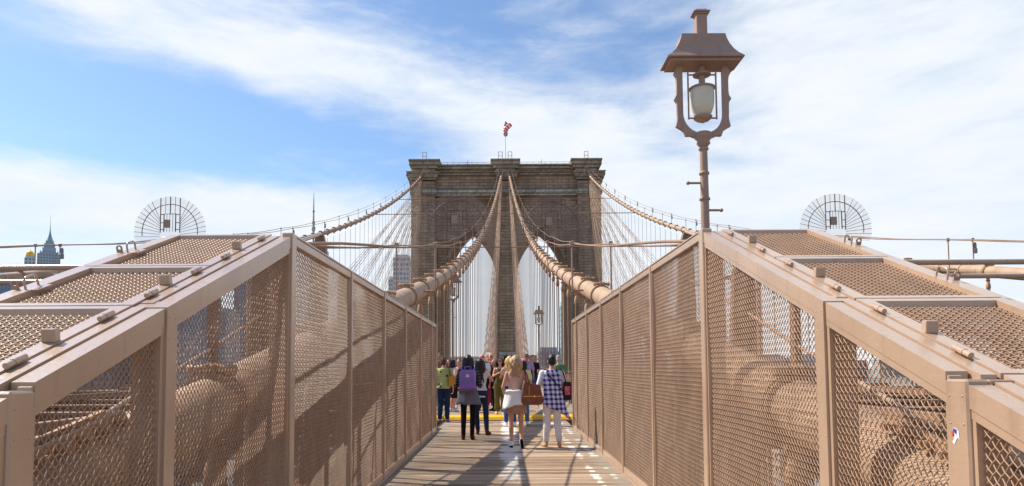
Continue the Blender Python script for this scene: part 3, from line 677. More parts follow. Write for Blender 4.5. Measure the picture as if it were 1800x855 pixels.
# ================================================================== LAMPS
def make_lamp():
    root = thing('street_lamp', 'x', 'street lamp', (0, 0, 0), 0, 'old style lantern lamps along the walkway')
    D = 6.8; c = W(1240, 400, D); zz = lambda py: W(1238, py, D).z
    L = LAMPM
    zc = zz(243)
    q = MB().tube([(0, 0, 0), (0, 0, zz(350)), (0, 0, zc-.02)], [.046, .042, .037], 14); obj('pole', q, root, L)
    for py, r in ((305, .052), (350, .054), (262, .05)):
        obj('pole_ring', MB().lathe([(.04, -.02), (r, -.012), (r, .008), (.04, .018)], 14, (0, 0, zz(py))), root, L)
    q = MB()
    for z_, r, z2 in ((.1, .11, .0), ): q.lathe([(.13, 0), (.13, .12), (.1, .16), (.085, .5), (.1, .54), (.06, .6), (.045, .7)], 12)
    obj('pole_base', q, root, L)
    for sx_, py in ((-1, 322), (1, 370)):
        z_ = zz(py); obj('ladder_peg', MB().tube([(0, 0, z_), (sx_*.16, 0, z_)], .012, 8).ell((sx_*.165, 0, z_), (.02, .02, .02), 8, 5), root, L)
    # knuckle
    obj('knuckle', MB().lathe([(.04, -.09), (.07, -.06), (.06, -.03), (.085, -.005), (.095, .03), (.075, .055), (.03, .065)], 14, (0, 0, zc)), root, L)
    ztop = zz(110); za = zz(200); hw = .232
    # yoke: two flat shaped arms
    cl = [(0.03, zc+.02)]
    for i in range(1, 11): a = R(-90+9*i); cl.append((.02+(hw-.02)*math.cos(a), za+(za-zc-.02)*math.sin(a)))
    for z in np.linspace(za+.03, ztop, 14): cl.append((hw, z))
    bumps = [(ztop-.12, .045, .03), (zz(175), .045, .028), (zz(218), .05, .045), (zz(232), .03, .03)]
    for s in (-1, 1):
        inn, out = [], []
        for i, (x, z) in enumerate(cl):
            px, pz = cl[max(i-1, 0)]; nx, nz = cl[min(i+1, len(cl)-1)]; t = Vector((nx-px, nz-pz)).normalized(); n = Vector((t.y, -t.x))
            b = sum(a_*max(0, 1-abs(z-zb)/w_) for zb, w_, a_ in ((zb, w_, a_) for zb, w_, a_ in bumps)) if i > 3 else 0
            inn.append((x-n.x*.03, z-n.y*.03)); out.append((x+n.x*(.03+b), z+n.y*(.03+b)))
        q = MB(); nn = len(cl)
        vs = [(s*x, y_, z) for y_ in (-.022, .022) for x, z in inn+out]
        m2 = 2*nn; fs = []
        for i in range(nn-1):
            fs += [(i, i+1, nn+i+1, nn+i), (m2+i, m2+nn+i, m2+nn+i+1, m2+i+1), (i, m2+i, m2+i+1, i+1), (nn+i, nn+i+1, m2+nn+i+1, m2+nn+i)]
        q.add(vs, fs); obj('yoke_arm', q, root, L)
    # roof: concave hipped hood
    zr0 = zz(112); zr1 = zr0+.27
    prof = [(1.0, .0), (.985, .012), (.86, .05), (.75, .1), (.66, .16), (.60, .22), (.575, .262), (.56, .27)]
    vs = []; 
    for f_, z in prof:
        hx, hy = .385*f_, .175*(f_ if f_ > .5 else .5)
        vs += [(-hx, -hy, zr0+z), (hx, -hy, zr0+z), (hx, hy, zr0+z), (-hx, hy, zr0+z)]
    fs = [(i*4+k, i*4+(k+1) % 4, (i+1)*4+(k+1) % 4, (i+1)*4+k) for i in range(len(prof)-1) for k in range(4)]+[(3, 2, 1, 0), tuple(range(len(vs)-4, len(vs)))]
    q = MB().add(vs, fs); obj('hood', q, root, L)
    q = MB().box(-.35, .35, -.14, .14, zr0-.03, zr0-.002); obj('hood_lining', q, root, L)
    zf = zr1; q = MB().box(-.055, .055, -.05, .05, zf, zf+.23, .005).box(-.065, .065, -.06, .06, zf+.23, zf+.245, .004).box(-.085, .085, -.075, .075, zf+.245, zf+.262, .006).box(-.06, .06, -.05, .05, zf+.262, zf+.285, .006)
    obj('finial', q, root, L)
    # lantern
    zg1, zg0 = zz(155), zz(207)
    obj('lantern_stem', MB().tube([(0, 0, zr0-.03), (0, 0, zg1+.02)], .032, 10), root, L)
    obj('lantern_plate', MB().lathe([(.03, .01), (.09, .006), (.09, -.008), (.03, -.012)], 16, (0, 0, zz(132))), root, L)
    for a in (0, 180):
        x, y_ = .142*math.cos(R(a)), .142*math.sin(R(a)); q = MB().tube([(x, y_, zz(128)), (x, y_, zz(210))], .009, 6)
        for z_ in (zz(132), zz(208)): q.tube([(x*.6, y_*.6, z_), (x, y_, z_)], .009, 6)
        obj('lantern_rod', q, root, L)
    obj('glass_globe', MB().lathe([(.106, 0), (.116, -.012), (.119, -.07), (.117, -.15), (.109, -.21), (.092, -.26), (.066, -.295)], 20, (0, 0, zg1)), root, GLOBE)
    obj('globe_rim', MB().lathe([(.03, .014), (.11, .01), (.130, .0), (.130, -.014), (.1, -.016)], 18, (0, 0, zg1)), root, L)
    obj('globe_cup', MB().lathe([(.012, -.055), (.02, -.045), (.06, -.035), (.092, -.01), (.095, .01), (.06, .02)], 18, (0, 0, zg0)), root, L)
    return root, c
def globe_mat():
    m = bpy.data.materials.new('frosted_globe'); m.use_nodes = True; b = m.node_tree.nodes['Principled BSDF']
    b.inputs['Base Color'].default_value = srgb(214, 206, 184); b.inputs['Roughness'].default_value = .35
    b.inputs['Subsurface Weight'].default_value = .6; b.inputs['Subsurface Radius'].default_value = (.12, .1, .08); b.inputs['Subsurface Scale'].default_value = .5; return m
GLOBE = globe_mat()
lamp, c = make_lamp()
lamp.location = (c.x, c.y, 0); lamp['label'] = 'large lantern lamp on a slim pole rising behind the right mesh cage'
eave = W(1238, 112, 6.8).z
p = W(796, 496, 29); dup(lamp, (p.x, 29, p.z-eave), 0, 'lantern lamp on the left, beyond the end of the left mesh fence')
p = W(947, 552, 47); dup(lamp, (p.x, 47, p.z-eave), 0, 'small distant lantern lamp on the right, above the heads of the walkers')
# ================================================================== STONE TOWER
D = TOWER_Y
TZ = lambda py: W(890, py, D).z
TX = lambda px, py=400: W(px, py, D).x
def stone_mat(name, c1, c2, cm, sc=1.0):
    m = bpy.data.materials.new(name); m.use_nodes = True; t = m.node_tree; b = t.nodes['Principled BSDF']; b.inputs['Roughness'].default_value = .92; b.inputs['Specular IOR Level'].default_value = .15
    geo = _n(t, 'ShaderNodeNewGeometry'); s_ = _n(t, 'ShaderNodeSeparateXYZ'); t.links.new(geo.outputs['Position'], s_.inputs[0]); px_, py_, pz_ = (E(t, s_.outputs[i]) for i in range(3))
    cb = _n(t, 'ShaderNodeCombineXYZ'); t.links.new((px_+py_).s, cb.inputs[0]); t.links.new(pz_.s, cb.inputs[1])
    br = _n(t, 'ShaderNodeTexBrick'); t.links.new(cb.outputs[0], br.inputs['Vector']); br.inputs['Scale'].default_value = sc
    br.inputs['Brick Width'].default_value = 1.6; br.inputs['Row Height'].default_value = .62; br.inputs['Mortar Size'].default_value = .045; br.inputs['Mortar Smooth'].default_value = .3; br.inputs['Bias'].default_value = 0
    br.inputs['Color1'].default_value = c1; br.inputs['Color2'].default_value = c2; br.inputs['Mortar'].default_value = cm
    no = _n(t, 'ShaderNodeTexNoise'); t.links.new(geo.outputs['Position'], no.inputs['Vector']); no.inputs['Scale'].default_value = .35; no.inputs['Detail'].default_value = 8; no.inputs['Roughness'].default_value = .7
    cb2 = _n(t, 'ShaderNodeCombineXYZ'); t.links.new(((px_+py_)*1.3).s, cb2.inputs[0]); t.links.new((pz_*.10).s, cb2.inputs[1])
    n2_ = _n(t, 'ShaderNodeTexNoise'); t.links.new(cb2.outputs[0], n2_.inputs['Vector']); n2_.inputs['Scale'].default_value = 1.0; n2_.inputs['Detail'].default_value = 6
    v = _n(t, 'ShaderNodeVectorMath', operation='SCALE'); t.links.new(br.outputs['Color'], v.inputs[0])
    t.links.new((E(t, no.outputs['Fac'])*1.2+E(t, n2_.outputs['Fac'])*1.1-.02).s, v.inputs['Scale']); t.links.new(v.outputs[0], b.inputs['Base Color'])
    bp = _n(t, 'ShaderNodeBump'); bp.inputs['Strength'].default_value = 1; bp.inputs['Distance'].default_value = .12
    t.links.new((E(t, br.outputs['Fac'])*-1.0+E(t, no.outputs['Fac'])*.7).s, bp.inputs['Height']); t.links.new(bp.outputs[0], b.inputs['Normal']); return m
STONE = stone_mat('tower_stone', srgb(172, 148, 122), srgb(150, 128, 106), srgb(132, 114, 96))
STONE2 = stone_mat('cornice_stone', srgb(170, 156, 134), srgb(148, 136, 118), srgb(108, 98, 84), .8)
STONE3 = stone_mat('pale_band_stone', srgb(186, 180, 162), srgb(168, 164, 150), srgb(104, 98, 90), .8)
tower = thing('bridge_tower', 'massive brown stone bridge tower with two pointed arches at the end of the walkway', 'tower', (TX(890), D, 0))
TL = tower.location.x
def tbox(name, x0, x1, y0, y1, z0, z1, m=STONE, c=0.0, label=None):
    return obj(name, MB().box(x0-TL, x1-TL, y0, y1, z0, z1, c), tower, m, label=label)
def Xp(px): return TX(px, 400)
zb = -0.5
zc0, zc1 = TZ(292), TZ(284)
# piers
for nm, a, b in (('pier', 722, 783), ('pier', 872.5, 907.5), ('pier', 997, 1058)):
    tbox(nm, Xp(a), Xp(b), 2.0, 13.5, zb, TZ(302))
for a, b in ((722.5, 764.5), (877.5, 905), (1016.5, 1057.5)):
    tbox('buttress', Xp(a)+.02, Xp(b)-.02, 0.0, 1.99, zb, TZ(318))
# spandrel walls with pointed openings
def spandrel(a, b, yspring, yapex, ytop):
    xl, xr = Xp(a)-TL, Xp(b)-TL; cxm = (xl+xr)/2; w = (xr-xl)/2; zs, za, zt_ = TZ(yspring), TZ(yapex), TZ(ytop); h = za-zs; Rr = (h*h+w*w)/(2*w)
    n = 20; pts = []
    for i in range(n+1):
        x = -w+2*w*i/n; u = abs(x); # arc centre on the opposite side
        z = math.sqrt(max(0, Rr*Rr-(u+Rr-w)**2)); pts.append((cxm+x, zs+z))
    mb = MB(); y0, y1 = 2.6, 12.9
    for i in range(n):
        (xa, za_), (xb_, zb_) = pts[i], pts[i+1]
        mb.add([(xa, y0, za_), (xb_, y0, zb_), (xb_, y0, zt_), (xa, y0, zt_)], [(0, 1, 2, 3)])
        mb.add([(xa, y1, za_), (xb_, y1, zb_), (xb_, y1, zt_), (xa, y1, zt_)], [(3, 2, 1, 0)])
        mb.add([(xa, y0, za_), (xb_, y0, zb_), (xb_, y1, zb_), (xa, y1, za_)], [(3, 2, 1, 0)])
    mb.box(xl, xr, y0, y1, zt_, zt_+.3); obj('arch_wall', mb, tower, STONE)
    q = MB()   # moulding ring of the arch
    for i in range(n):
        (xa, za_), (xb_, zb_) = pts[i], pts[i+1]; 
        dx, dz = xb_-xa, zb_-za_; L = math.hypot(dx, dz); nx, nz = -dz/L*.8, dx/L*.8
        vs = [(xa, 2.35, za_+.02), (xb_, 2.35, zb_+.02), (xb_+nx, 2.35, zb_+nz), (xa+nx, 2.35, za_+nz), (xa, 2.59, za_+.02), (xb_, 2.59, zb_+.02), (xb_+nx, 2.59, zb_+nz), (xa+nx, 2.59, za_+nz)]
        q.add(vs, [(0, 1, 2, 3), (4, 7, 6, 5), (0, 4, 5, 1), (2, 6, 7, 3)])
    obj('arch_moulding', q, tower, STONE)
    # wide recess arch above: pale stepped ring
    q = MB(); zr = TZ(ytop+13); 
    obj('impost', MB().box(xl-.35, xl+.25, 2.2, 2.59, zs-.6, zs).box(xr-.25, xr+.35, 2.2, 2.59, zs-.6, zs), tower, STONE3)
spandrel(783, 872.5, 487, 395, 322); spandrel(907.5, 997, 487, 395, 322)
# upper wall, string course, cornices
for a, b in ((764, 878), (904.5, 1017)):
    tbox('frieze_wall', Xp(a), Xp(b), 1.2, 14.2, TZ(331.5), TZ(306))
    tbox('string_course', Xp(a), Xp(b), .75, 1.9, TZ(342), TZ(337), STONE3); tbox('string_course', Xp(a), Xp(b), .35, 1.9, TZ(336.9), TZ(332), STONE3)
    tbox('upper_wall', Xp(a), Xp(b), 1.95, 13.9, TZ(345), TZ(331.6))
    for k, (z0, z1, d_) in enumerate(((306, 302, .7), (302, 297.5, .1), (297.5, 293, -.5), (293, 290, -.75))):
        tbox('cornice', Xp(a)-1.5+k*.02, Xp(b)+1.5-k*.02, d_, 15-d_, TZ(z0)+.003, TZ(z1), STONE2, .05)
for a, b in ((722.5, 764.5), (877.5, 905), (1016.5, 1057.5)):    # pilaster collars
    tbox('string_course', Xp(a)-.25, Xp(b)+.25, -.35, 1.9, TZ(341), TZ(332), STONE3, .05)
    q = MB(); x0, x1 = Xp(a)-TL, Xp(b)-TL; e = .95
    z0, z1 = TZ(316), TZ(303)
    vs = [(x0-.1, -.15, z0), (x1+.1, -.15, z0), (x1+.1, 14.5, z0), (x0-.1, 14.5, z0), (x0-e, -1.2, z1), (x1+e, -1.2, z1), (x1+e, 15.5, z1), (x0-e, 15.5, z1)]
    q.add(vs, [(0, 1, 5, 4), (1, 2, 6, 5), (2, 3, 7, 6), (3, 0, 4, 7), (4, 5, 6, 7), (3, 2, 1, 0)]); obj('capital', q, tower, STONE2)
for a, b in ((720, 775), (863, 915), (1003, 1058)):
    for k, (z0, z1, d_, e) in enumerate(((303, 299, -1.25, 1.0), (299, 294.5, -1.6, .5), (294.5, 288, -1.9, .1), (288, 284, -2.1, 0))):
        tbox('cap_cornice', Xp(a)+e, Xp(b)-e, d_, 16-d_, TZ(z0)+.004, TZ(z1), STONE2, .06)
for s, a, b in ((-1, 709, 730), (1, 1050, 1070)):                 # side cornice shelves
    xin = Xp(730 if s < 0 else 1050)-TL
    for z0, z1, px in ((332, 322, 722.5 if s < 0 else 1057.5), (322, 314, 719 if s < 0 else 1061), (314, 306, 715 if s < 0 else 1064.5), (306, 300, 712 if s < 0 else 1067.5), (300, 296.5, 709.5 if s < 0 else 1070)):
        xo = Xp(px)-TL; obj('side_cornice', MB().box(min(xin, xo), max(xin, xo), 3.2, 12, TZ(z0)+.003, TZ(z1), .04), tower, STONE2)
tbox('pale_plinth', Xp(876), Xp(907), -.5, -.005, zb, TZ(618), STONE3, .05); tbox('doorway', Xp(884), Xp(901), -.55, -.505, zb, TZ(626), DARK)
for a, b in ((718, 786), (869, 911), (994, 1062)): tbox('pier_base', Xp(a)-.6, Xp(b)+.6, -1.8, 17, WZ, zb-.01)
# rail and rods on the roof
q = MB(); zt_ = TZ(290)
for a, b in ((776, 862), (916, 1002)):
    q.tube([(Xp(a)-TL, 0, zt_+.55), (Xp(b)-TL, 0, zt_+.55)], .035, 5)
    for i in range(9): x = Xp(a+(b-a)*i/8)-TL; q.tube([(x, 0, zt_), (x, 0, zt_+.55)], .03, 5)
obj('roof_rail', q, tower, FANM)
for px in (822, 953): obj('lightning_rod', MB().tube([(Xp(px)-TL, 1, zt_), (Xp(px)-TL, 1, zt_+1.4)], .04, 5).ell((Xp(px)-TL, 1, zt_+.8), (.12, .12, .12), 6, 4), tower, FANM)
for px in (748, 880.5, 897, 1030):
    z0 = TZ(284); x = Xp(px)-TL; q = MB()
    for dx in (-.38, .38):
        q.tube([(x+dx, -1.9, z0-3.5), (x+dx, -1.9, z0+1.4)], .06, 5)
    for z_ in (z0+1.4, z0+.55, z0-.9, z0-2.0): q.tube([(x-.38, -1.9, z_), (x+.38, -1.9, z_)], .05, 5)
    obj('roof_gate', q, tower, LAMPM)

# flag on its pole
zf0, zf1 = TZ(284), W(888, 210, D).z; fx = Xp(889.5)
fl = thing('flagpole', 'tall pole with a drooping striped flag on top of the central tower block', 'flag', (fx, D+3, zf0))
H_ = zf1-zf0; obj('pole', MB().tube([(0, 0, 0), (0, 0, H_)], [.09, .045], 8), fl, mat('pole_white', srgb(206, 204, 200), .5)); obj('pole_ball', MB().ell((0, 0, H_), (.14, .14, .14), 8, 6), fl, GREY)
RED, WHT = mat('flag_red', srgb(216, 62, 80), .8), mat('flag_white', srgb(240, 232, 230), .8)
fh = 3.1
fg = {0: MB(), 1: MB()}
ns = 11
LP_ = [(888.6, 213), (886.6, 218), (884.6, 223), (883.4, 228), (884.6, 233), (884.8, 238), (885.5, 240)]; RP_ = [(900.5, 221.5), (896.5, 224.5), (893.5, 228), (892, 231.5), (892.6, 235.5), (892.6, 239), (891.5, 241)]
def lerp_(P, v):
    t = v*(len(P)-1); i = min(int(t), len(P)-2); f = t-i; return (P[i][0]*(1-f)+P[i+1][0]*f, P[i][1]*(1-f)+P[i+1][1]*f)
def fpt(u, v):
    a, b = lerp_(LP_, v), lerp_(RP_, v); px, py = a[0]+(b[0]-a[0])*u, a[1]+(b[1]-a[1])*u+.6*math.sin(6*u+4*v)
    w = W(px, py, D+3); return (w.x-fx, .35*math.sin(7*u+5*v)-.1, w.z-zf0)
for s_ in range(ns):
    for i in range(8):
        v0, v1, u0, u1 = s_/ns, (s_+1)/ns, i/8, (i+1)/8
        fg[s_ % 2].add([fpt(u0, v0), fpt(u1, v0), fpt(u1, v1), fpt(u0, v1)], [(0, 1, 2, 3)], True)
ff = obj('flag', fg[0], fl, RED); obj('white_stripe', fg[1], ff, WHT)

# ================================================================== CITY
def bmat(name, col, rough=.6, spec=.4): return mat(name, col, rough, 0, .12, .05, spec=spec)
WINM = mat('far_window', srgb(104, 120, 134), .15, spec=.7)
def building(name, label, px0, px1, py, Y, col, dep=None, win=True, cat='building', group=None, fl=4.0, ww=3.2, winm=None):
    a, b = W(px0, py, Y), W(px1, py, Y); w = b.x-a.x; h = a.z-WZ-1.5; dep = dep or w
    root = thing(name, label, cat, ((a.x+b.x)/2, Y+dep/2, WZ+1.5), 0, group)
    q = MB().box(-w/2, w/2, -dep/2, dep/2, 0, h); obj('wall', q, root, col)
    q = MB().box(-w/2+w*.1, w/2-w*.1, -dep/2+dep*.1, dep/2-dep*.1, h, h+3.0); obj('roof', q, root, col)
    if win:
        q = MB(); nx = max(2, int(w/ww)); nz = max(2, int(min(h, 400)/fl)); sxw = w/nx; sz = h/nz
        for j in range(nz):
            for i in range(nx):
                x0 = -w/2+(i+.2)*sxw; x1 = -w/2+(i+.8)*sxw; z0 = (j+.25)*sz; z1 = (j+.8)*sz
                q.add([(x0, -dep/2-.1, z0), (x1, -dep/2-.1, z0), (x1, -dep/2-.1, z1), (x0, -dep/2-.1, z1)], [(0, 1, 2, 3)])
            ny = max(2, int(dep/ww)); 
            for sxx in (-1, 1):
                for i in range(ny):
                    y0 = -dep/2+(i+.2)*dep/ny; y1 = -dep/2+(i+.8)*dep/ny; X0 = sxx*(w/2+.1); z0 = (j+.25)*sz; z1 = (j+.8)*sz
                    q.add([(X0, y0, z0), (X0, y1, z0), (X0, y1, z1), (X0, y0, z1)], [(0, 1, 2, 3)])
        obj('window', q, root, winm or WINM, kind='stuff')
    return root, w, h, dep
BLUEG = bmat('blue_glass', srgb(128, 158, 176), .25, .6); BEIGE = bmat('beige_wall', srgb(176, 166, 154)); GREYW = bmat('hazed_grey_wall', srgb(164, 172, 180)); BLUED = bmat('deep_blue_glass', srgb(84, 116, 150), .25, .6)  # grey wall is paled, distance haze painted into its colour
BRICKW = bmat('brick_wall', srgb(134, 104, 90)); PALEW = bmat('pale_wall', srgb(198, 198, 194)); TEAL = bmat('teal_glass', srgb(60, 120, 124), .2, .6); COPPER = bmat('hazed_green_copper', srgb(146, 172, 176)); GOLD = mat('gold_leaf', srgb(250, 196, 30), .4, 0, .05)  # copper lightened too: haze of the far skyscraper put into the colour
building('glass_tower', 'blue grey glass tower with pale floor grid, left of the stone tower', 691, 720, 453, 620, PALEW, 22, fl=4.2, ww=3.0, winm=BLUED)
building('low_office_block', 'low pale block beside the blue glass tower', 683, 691.5, 491, 700, PALEW, 20)
building('teal_building', 'narrow teal glass building beside the right mesh fence end', 986, 1003.5, 537, 420, TEAL, 14, fl=3.6)
building('grey_block', 'low grey riverside block seen under the right arch', 947, 985, 618, 500, GREYW, 25, fl=3.5)
# landmark tower with stepped crown and spire
root, w, h, dep = building('spired_skyscraper', 'stepped grey skyscraper with a green crown and thin spire above the left pipes', 57.5, 91, 446, 1050, GREYW, 30, fl=4.5, ww=3.5)
def lv_(px0, px1, py0, py1, m, name='setback'):
    s = 1050/F; wv = (px1-px0)*s*.5; z0, z1 = (446-py0)*s+h, (446-py1)*s+h; x = ((px0+px1)/2-74.25)*s
    return obj(name, MB().box(x-wv, x+wv, -wv, wv, z0, z1), root, m)
lv_(64.6, 85, 446.2, 434, GREYW); lv_(67, 83.5, 434, 426, COPPER); lv_(69, 81.5, 426, 421, COPPER)
s_ = 1050/F; obj('crown', MB().lathe([(5.6*s_, 25*s_), (3.6*s_, 31*s_), (2.2*s_, 36*s_), (1.3*s_, 41*s_), (.8*s_, 46*s_), (.3*s_, 56*s_), (.12*s_, 74*s_)], 8, ((75.3-74.25)*s_, 0, h)), root, COPPER)
root.rotation_euler.z = math.atan2(-root.location.x, root.location.y)
for dx in (-13, -9.5, 9.5, 13): obj('pinnacle', MB().lathe([(1.4*s_, 0), (1.2*s_, 3*s_), (.1, 7*s_)], 6, (dx*s_+.5, -10, h)), root, COPPER)
root, w, h, dep = building('domed_building', 'building topped by a bright gold dome, far left edge', 39, 55, 453, 800, PALEW, 11)
obj('gold_dome', MB().lathe([(4.1, 0), (4.3, 2.0), (4.1, 4.2), (3.3, 5.9), (1.8, 7.1), (.5, 7.6), (.2, 9)], 14, (0, 0, h+1.5)), root, GOLD)
root.rotation_euler.z = math.atan2(-root.location.x, root.location.y)
building('slope_roof_block', 'blue glass block low at the far left edge', -60, 38, 470, 600, BLUED, 40, fl=4)
q = MB(); a = W(38, 470, 600); b = W(60, 486, 600); tag(obj('sloping_roof', q.prism([(a.x, WZ+1.5), (b.x, WZ+1.5), (b.x, b.z), (a.x, a.z)], 'y', 600, 640), m=BLUED), 'dark blue glass wing with a sloping roof at the far left', 'building')
mast = thing('antenna_mast', 'thin tall antenna mast rising above the outer left cable', 'antenna', (W(551, 405, 1300).x, 1300, WZ+1.5))
z = lambda py: W(551, py, 1300).z-WZ-1.5
obj('spire', MB().tube([(0, 0, z(420)), (0, 0, z(385)), (0, 0, z(362)), (0, 0, z(350)), (0, 0, z(337))], [1.9, 1.7, 1.1, .8, .25], 8), mast, GREYW)
for pr_, pz_ in (([(2.6, -3), (3.2, 0), (2.6, 3)], 392), ([(2, -2), (2.4, 0), (2, 2)], 372), ([(3, -5), (4.0, 0), (3, 4)], 402)): obj('mast_ring', MB().lathe(pr_, 8, (0, 0, z(pz_))), mast, GREYW)
obj('tower_below', MB().box(-24, 24, -24, 24, 0, z(440)), mast, BLUEG)
mids = [(300, 322, 548, 480, BLUED, 'dark blue block close to the second left fence post'), (322, 366, 520, 640, BLUEG, 'pale blue glass tower seen through the left mesh'), (372, 398, 548, 560, GREYW, 'grey tower seen through the left mesh fence'),
        (412, 445, 478, 700, BLUEG, 'tallest pale glass tower behind the left mesh fence'), (446, 480, 585, 420, BRICKW, 'brown brick block behind the left mesh fence'), (200, 262, 600, 380, BEIGE, 'beige block low behind the near left mesh'),
        (262, 300, 588, 420, GREYW, 'grey block low behind the near left mesh'), (120, 198, 612, 360, BRICKW, 'brick block low at the near left'), (482, 560, 604, 400, BEIGE, 'beige block behind the left fence peak'), (562, 640, 596, 450, GREYW, 'grey block behind the middle of the left fence'),
        (-60, 60, 596, 420, GREYW, 'wide grey block at the left edge'), (60, 118, 604, 440, BLUED, 'dark blue block behind the near left mesh')]
for a, b, py, Y, m, lab in mids: building('city_building', lab, a, b, py, Y, m, 30, group='city blocks seen through the left fence')
rnd = random.Random(11); TARR = mat('tar_roof', srgb(98, 92, 86), .9, 0, .15, .1); STW = mat('street_window', srgb(52, 54, 58), .5)
def low_block(x, y, w, dep, h, m, lab):
    root = thing('low_building', lab, 'building', (x, y, WZ+1.5), rnd.uniform(-.1, .1), 'low buildings down beside the bridge')
    obj('wall', MB().box(-w/2, w/2, -dep/2, dep/2, 0, h), root, m); obj('roof', MB().box(-w/2-.4, w/2+.4, -dep/2-.4, dep/2+.4, h, h+.6).box(-w*.2, w*.1, -dep*.2, dep*.1, h+.6, h+3), root, TARR)
    q = MB(); nz = max(2, int(h/3.6)); nx = int(w/3); ny = int(dep/3)
    for j in range(nz):
        z0 = (j+.3)*h/nz; z1 = (j+.8)*h/nz
        for i in range(nx): x0 = -w/2+(i+.25)*w/nx; x1 = x0+.5*w/nx; q.add([(x0, -dep/2-.05, z0), (x1, -dep/2-.05, z0), (x1, -dep/2-.05, z1), (x0, -dep/2-.05, z1)], [(0, 1, 2, 3)])
        for sx_ in (-1, 1):
            for i in range(ny): y0 = -dep/2+(i+.25)*dep/ny; y1 = y0+.5*dep/ny; X0 = sx_*(w/2+.05); q.add([(X0, y0, z0), (X0, y1, z0), (X0, y1, z1), (X0, y0, z1)], [(0, 1, 2, 3)])
    obj('window', q, root, STW, kind='stuff')
for sg in (-1, 1):
    for r_ in range(4):
        for c_ in range(8):
            cm_ = rnd.choice([(BRICKW, 'brick'), (BEIGE, 'beige'), (BRICKW, 'brick'), (GREYW, 'grey')])
            low_block(sg*(48+r_*58+rnd.uniform(-5, 5)), 10+c_*44+rnd.uniform(-5, 5), rnd.uniform(34, 46), rnd.uniform(28, 36), rnd.uniform(14, 38 if sg < 0 else 27), cm_[0], 'low %s city block down on the %s, %s row from the bridge' % (cm_[1], 'left' if sg < 0 else 'right', ('first', 'second', 'third', 'fourth')[r_]))
rnd = random.Random(3)
for i in range(46):
    px = -120+i*45+rnd.uniform(-12, 12); wpx = rnd.uniform(24, 60); py = rnd.uniform(622, 639) if px > 500 else rnd.uniform(600, 634)
    nm_, cm_ = rnd.choice([('beige', BEIGE), ('grey', GREYW), ('brown', BRICKW), ('pale', PALEW), ('blue grey', BLUEG)]); wh_ = 'far left' if px < 480 else ('left of the tower' if px < 780 else ('under the tower arches' if px < 1000 else ('right of the tower' if px < 1400 else 'far right')))
    building('skyline_block', 'low %s block in the distant skyline, %s' % (nm_, wh_), px, px+wpx, py, rnd.uniform(1500, 2600), cm_, 60, fl=7, ww=9, group='distant skyline blocks')

# walkway railing beyond the cages
for sg in (-1, 1):
    root = thing('walkway_railing', 'brown steel railing on the %s of the walkway beyond the mesh fence' % ('left' if sg < 0 else 'right'), 'railing', (sg*2.62, 0, 0))
    for z_, r in ((1.12, .032), (.8, .018), (.5, .018), (.2, .018)):
        obj('rail', MB().tube([(0, 17.2, .1+z_), (0, 60, deck_z(60)+z_), (0, 134, deck_z(134)+z_)], r, 6), root, STEEL)
    pv = MB().box(-.03, .03, -.03, .03, -.1, 1.12).mesh('railing_post', STEEL); y = 17.2
    while y < 130: obj('railing_post', pv, root, loc=(0, y, deck_z(y))); y += 1.9
    obj('wire_mesh', wire_mesh([(0, .02), (20, .02), (20, 1.0), (0, 1.0)], (0, 17.3, .12), (0, 1, 0), (0, 0, 1), r=.003, crimp=0, sp=.055), root, kind='stuff')
# ================================================================== PEOPLE
def remesh(name, mb, vox, m, parent, sm=3, dec=0.5, label=None, disp=None):
    me = mb.mesh(name, m); o = bpy.data.objects.new('tmp', me); COL.objects.link(o)
    r = o.modifiers.new('r', 'REMESH'); r.mode = 'VOXEL'; r.voxel_size = vox; r.use_smooth_shade = True
    if sm: s_ = o.modifiers.new('s', 'SMOOTH'); s_.iterations = sm; s_.factor = .5
    if dec < 1: d = o.modifiers.new('d', 'DECIMATE'); d.ratio = dec
    dg = bpy.context.evaluated_depsgraph_get(); me2 = bpy.data.meshes.new_from_object(o.evaluated_get(dg)); me2.name = name
    bpy.data.objects.remove(o); bpy.data.meshes.remove(me)
    me2.materials.clear(); me2.materials.append(m); me2.polygons.foreach_set('use_smooth', [True]*len(me2.polygons))
    return obj(name, me2, parent, label=label)
def cap(mb, a, b, ra, rb, n=10):
    a, b = Vector(a), Vector(b); mb.tube([a, b], [ra, rb], n); mb.ell(a, (ra,)*3, n, 6); mb.ell(b, (rb,)*3, n, 6)
TORSO = [(1.50, .05, .05, -.005), (1.46, .062, .058, -.005), (1.43, .115, .07, -.005), (1.39, .168, .085, 0), (1.31, .170, .105, .01), (1.22, .152, .105, .012), (1.10, .128, .092, .0), (1.02, .145, .105, -.005), (.94, .168, .118, -.012), (.87, .150, .11, -.01)]
def loft(mb, secs, infl=0.0, n=18):
    vs = []
    for z, rx, ry, y in secs:
        for k in range(n): a = 2*math.pi*k/n; vs.append(((rx+infl)*math.cos(a), y+(ry+infl)*math.sin(a), z))
    fs = [(i*n+k, (i+1)*n+k, (i+1)*n+(k+1) % n, i*n+(k+1) % n) for i in range(len(secs)-1) for k in range(n)]
    fs += [tuple(range(n)), tuple(range(len(vs)-1, len(vs)-n-1, -1))]; mb.add(vs, fs, True)
def sect(z0, z1, fem):
    out = []
    def at(z):
        for (za, a, b, y), (zb_, c, d, y2) in zip(TORSO, TORSO[1:]):
            if zb_ <= z <= za: f = (z-zb_)/(za-zb_); return [z, c+(a-c)*f, d+(b-d)*f, y2+(y-y2)*f]
        return [z, TORSO[-1][1], TORSO[-1][2], TORSO[-1][3]]
    zs = sorted({z0, z1}|{s[0] for s in TORSO if z0 < s[0] < z1}, reverse=True)
    for z in zs:
        s = at(z)
        if fem: s[1] *= .90 if z > 1.3 else (.9 if z > 1.05 else 1.02); 
        out.append(tuple(s))
    return out
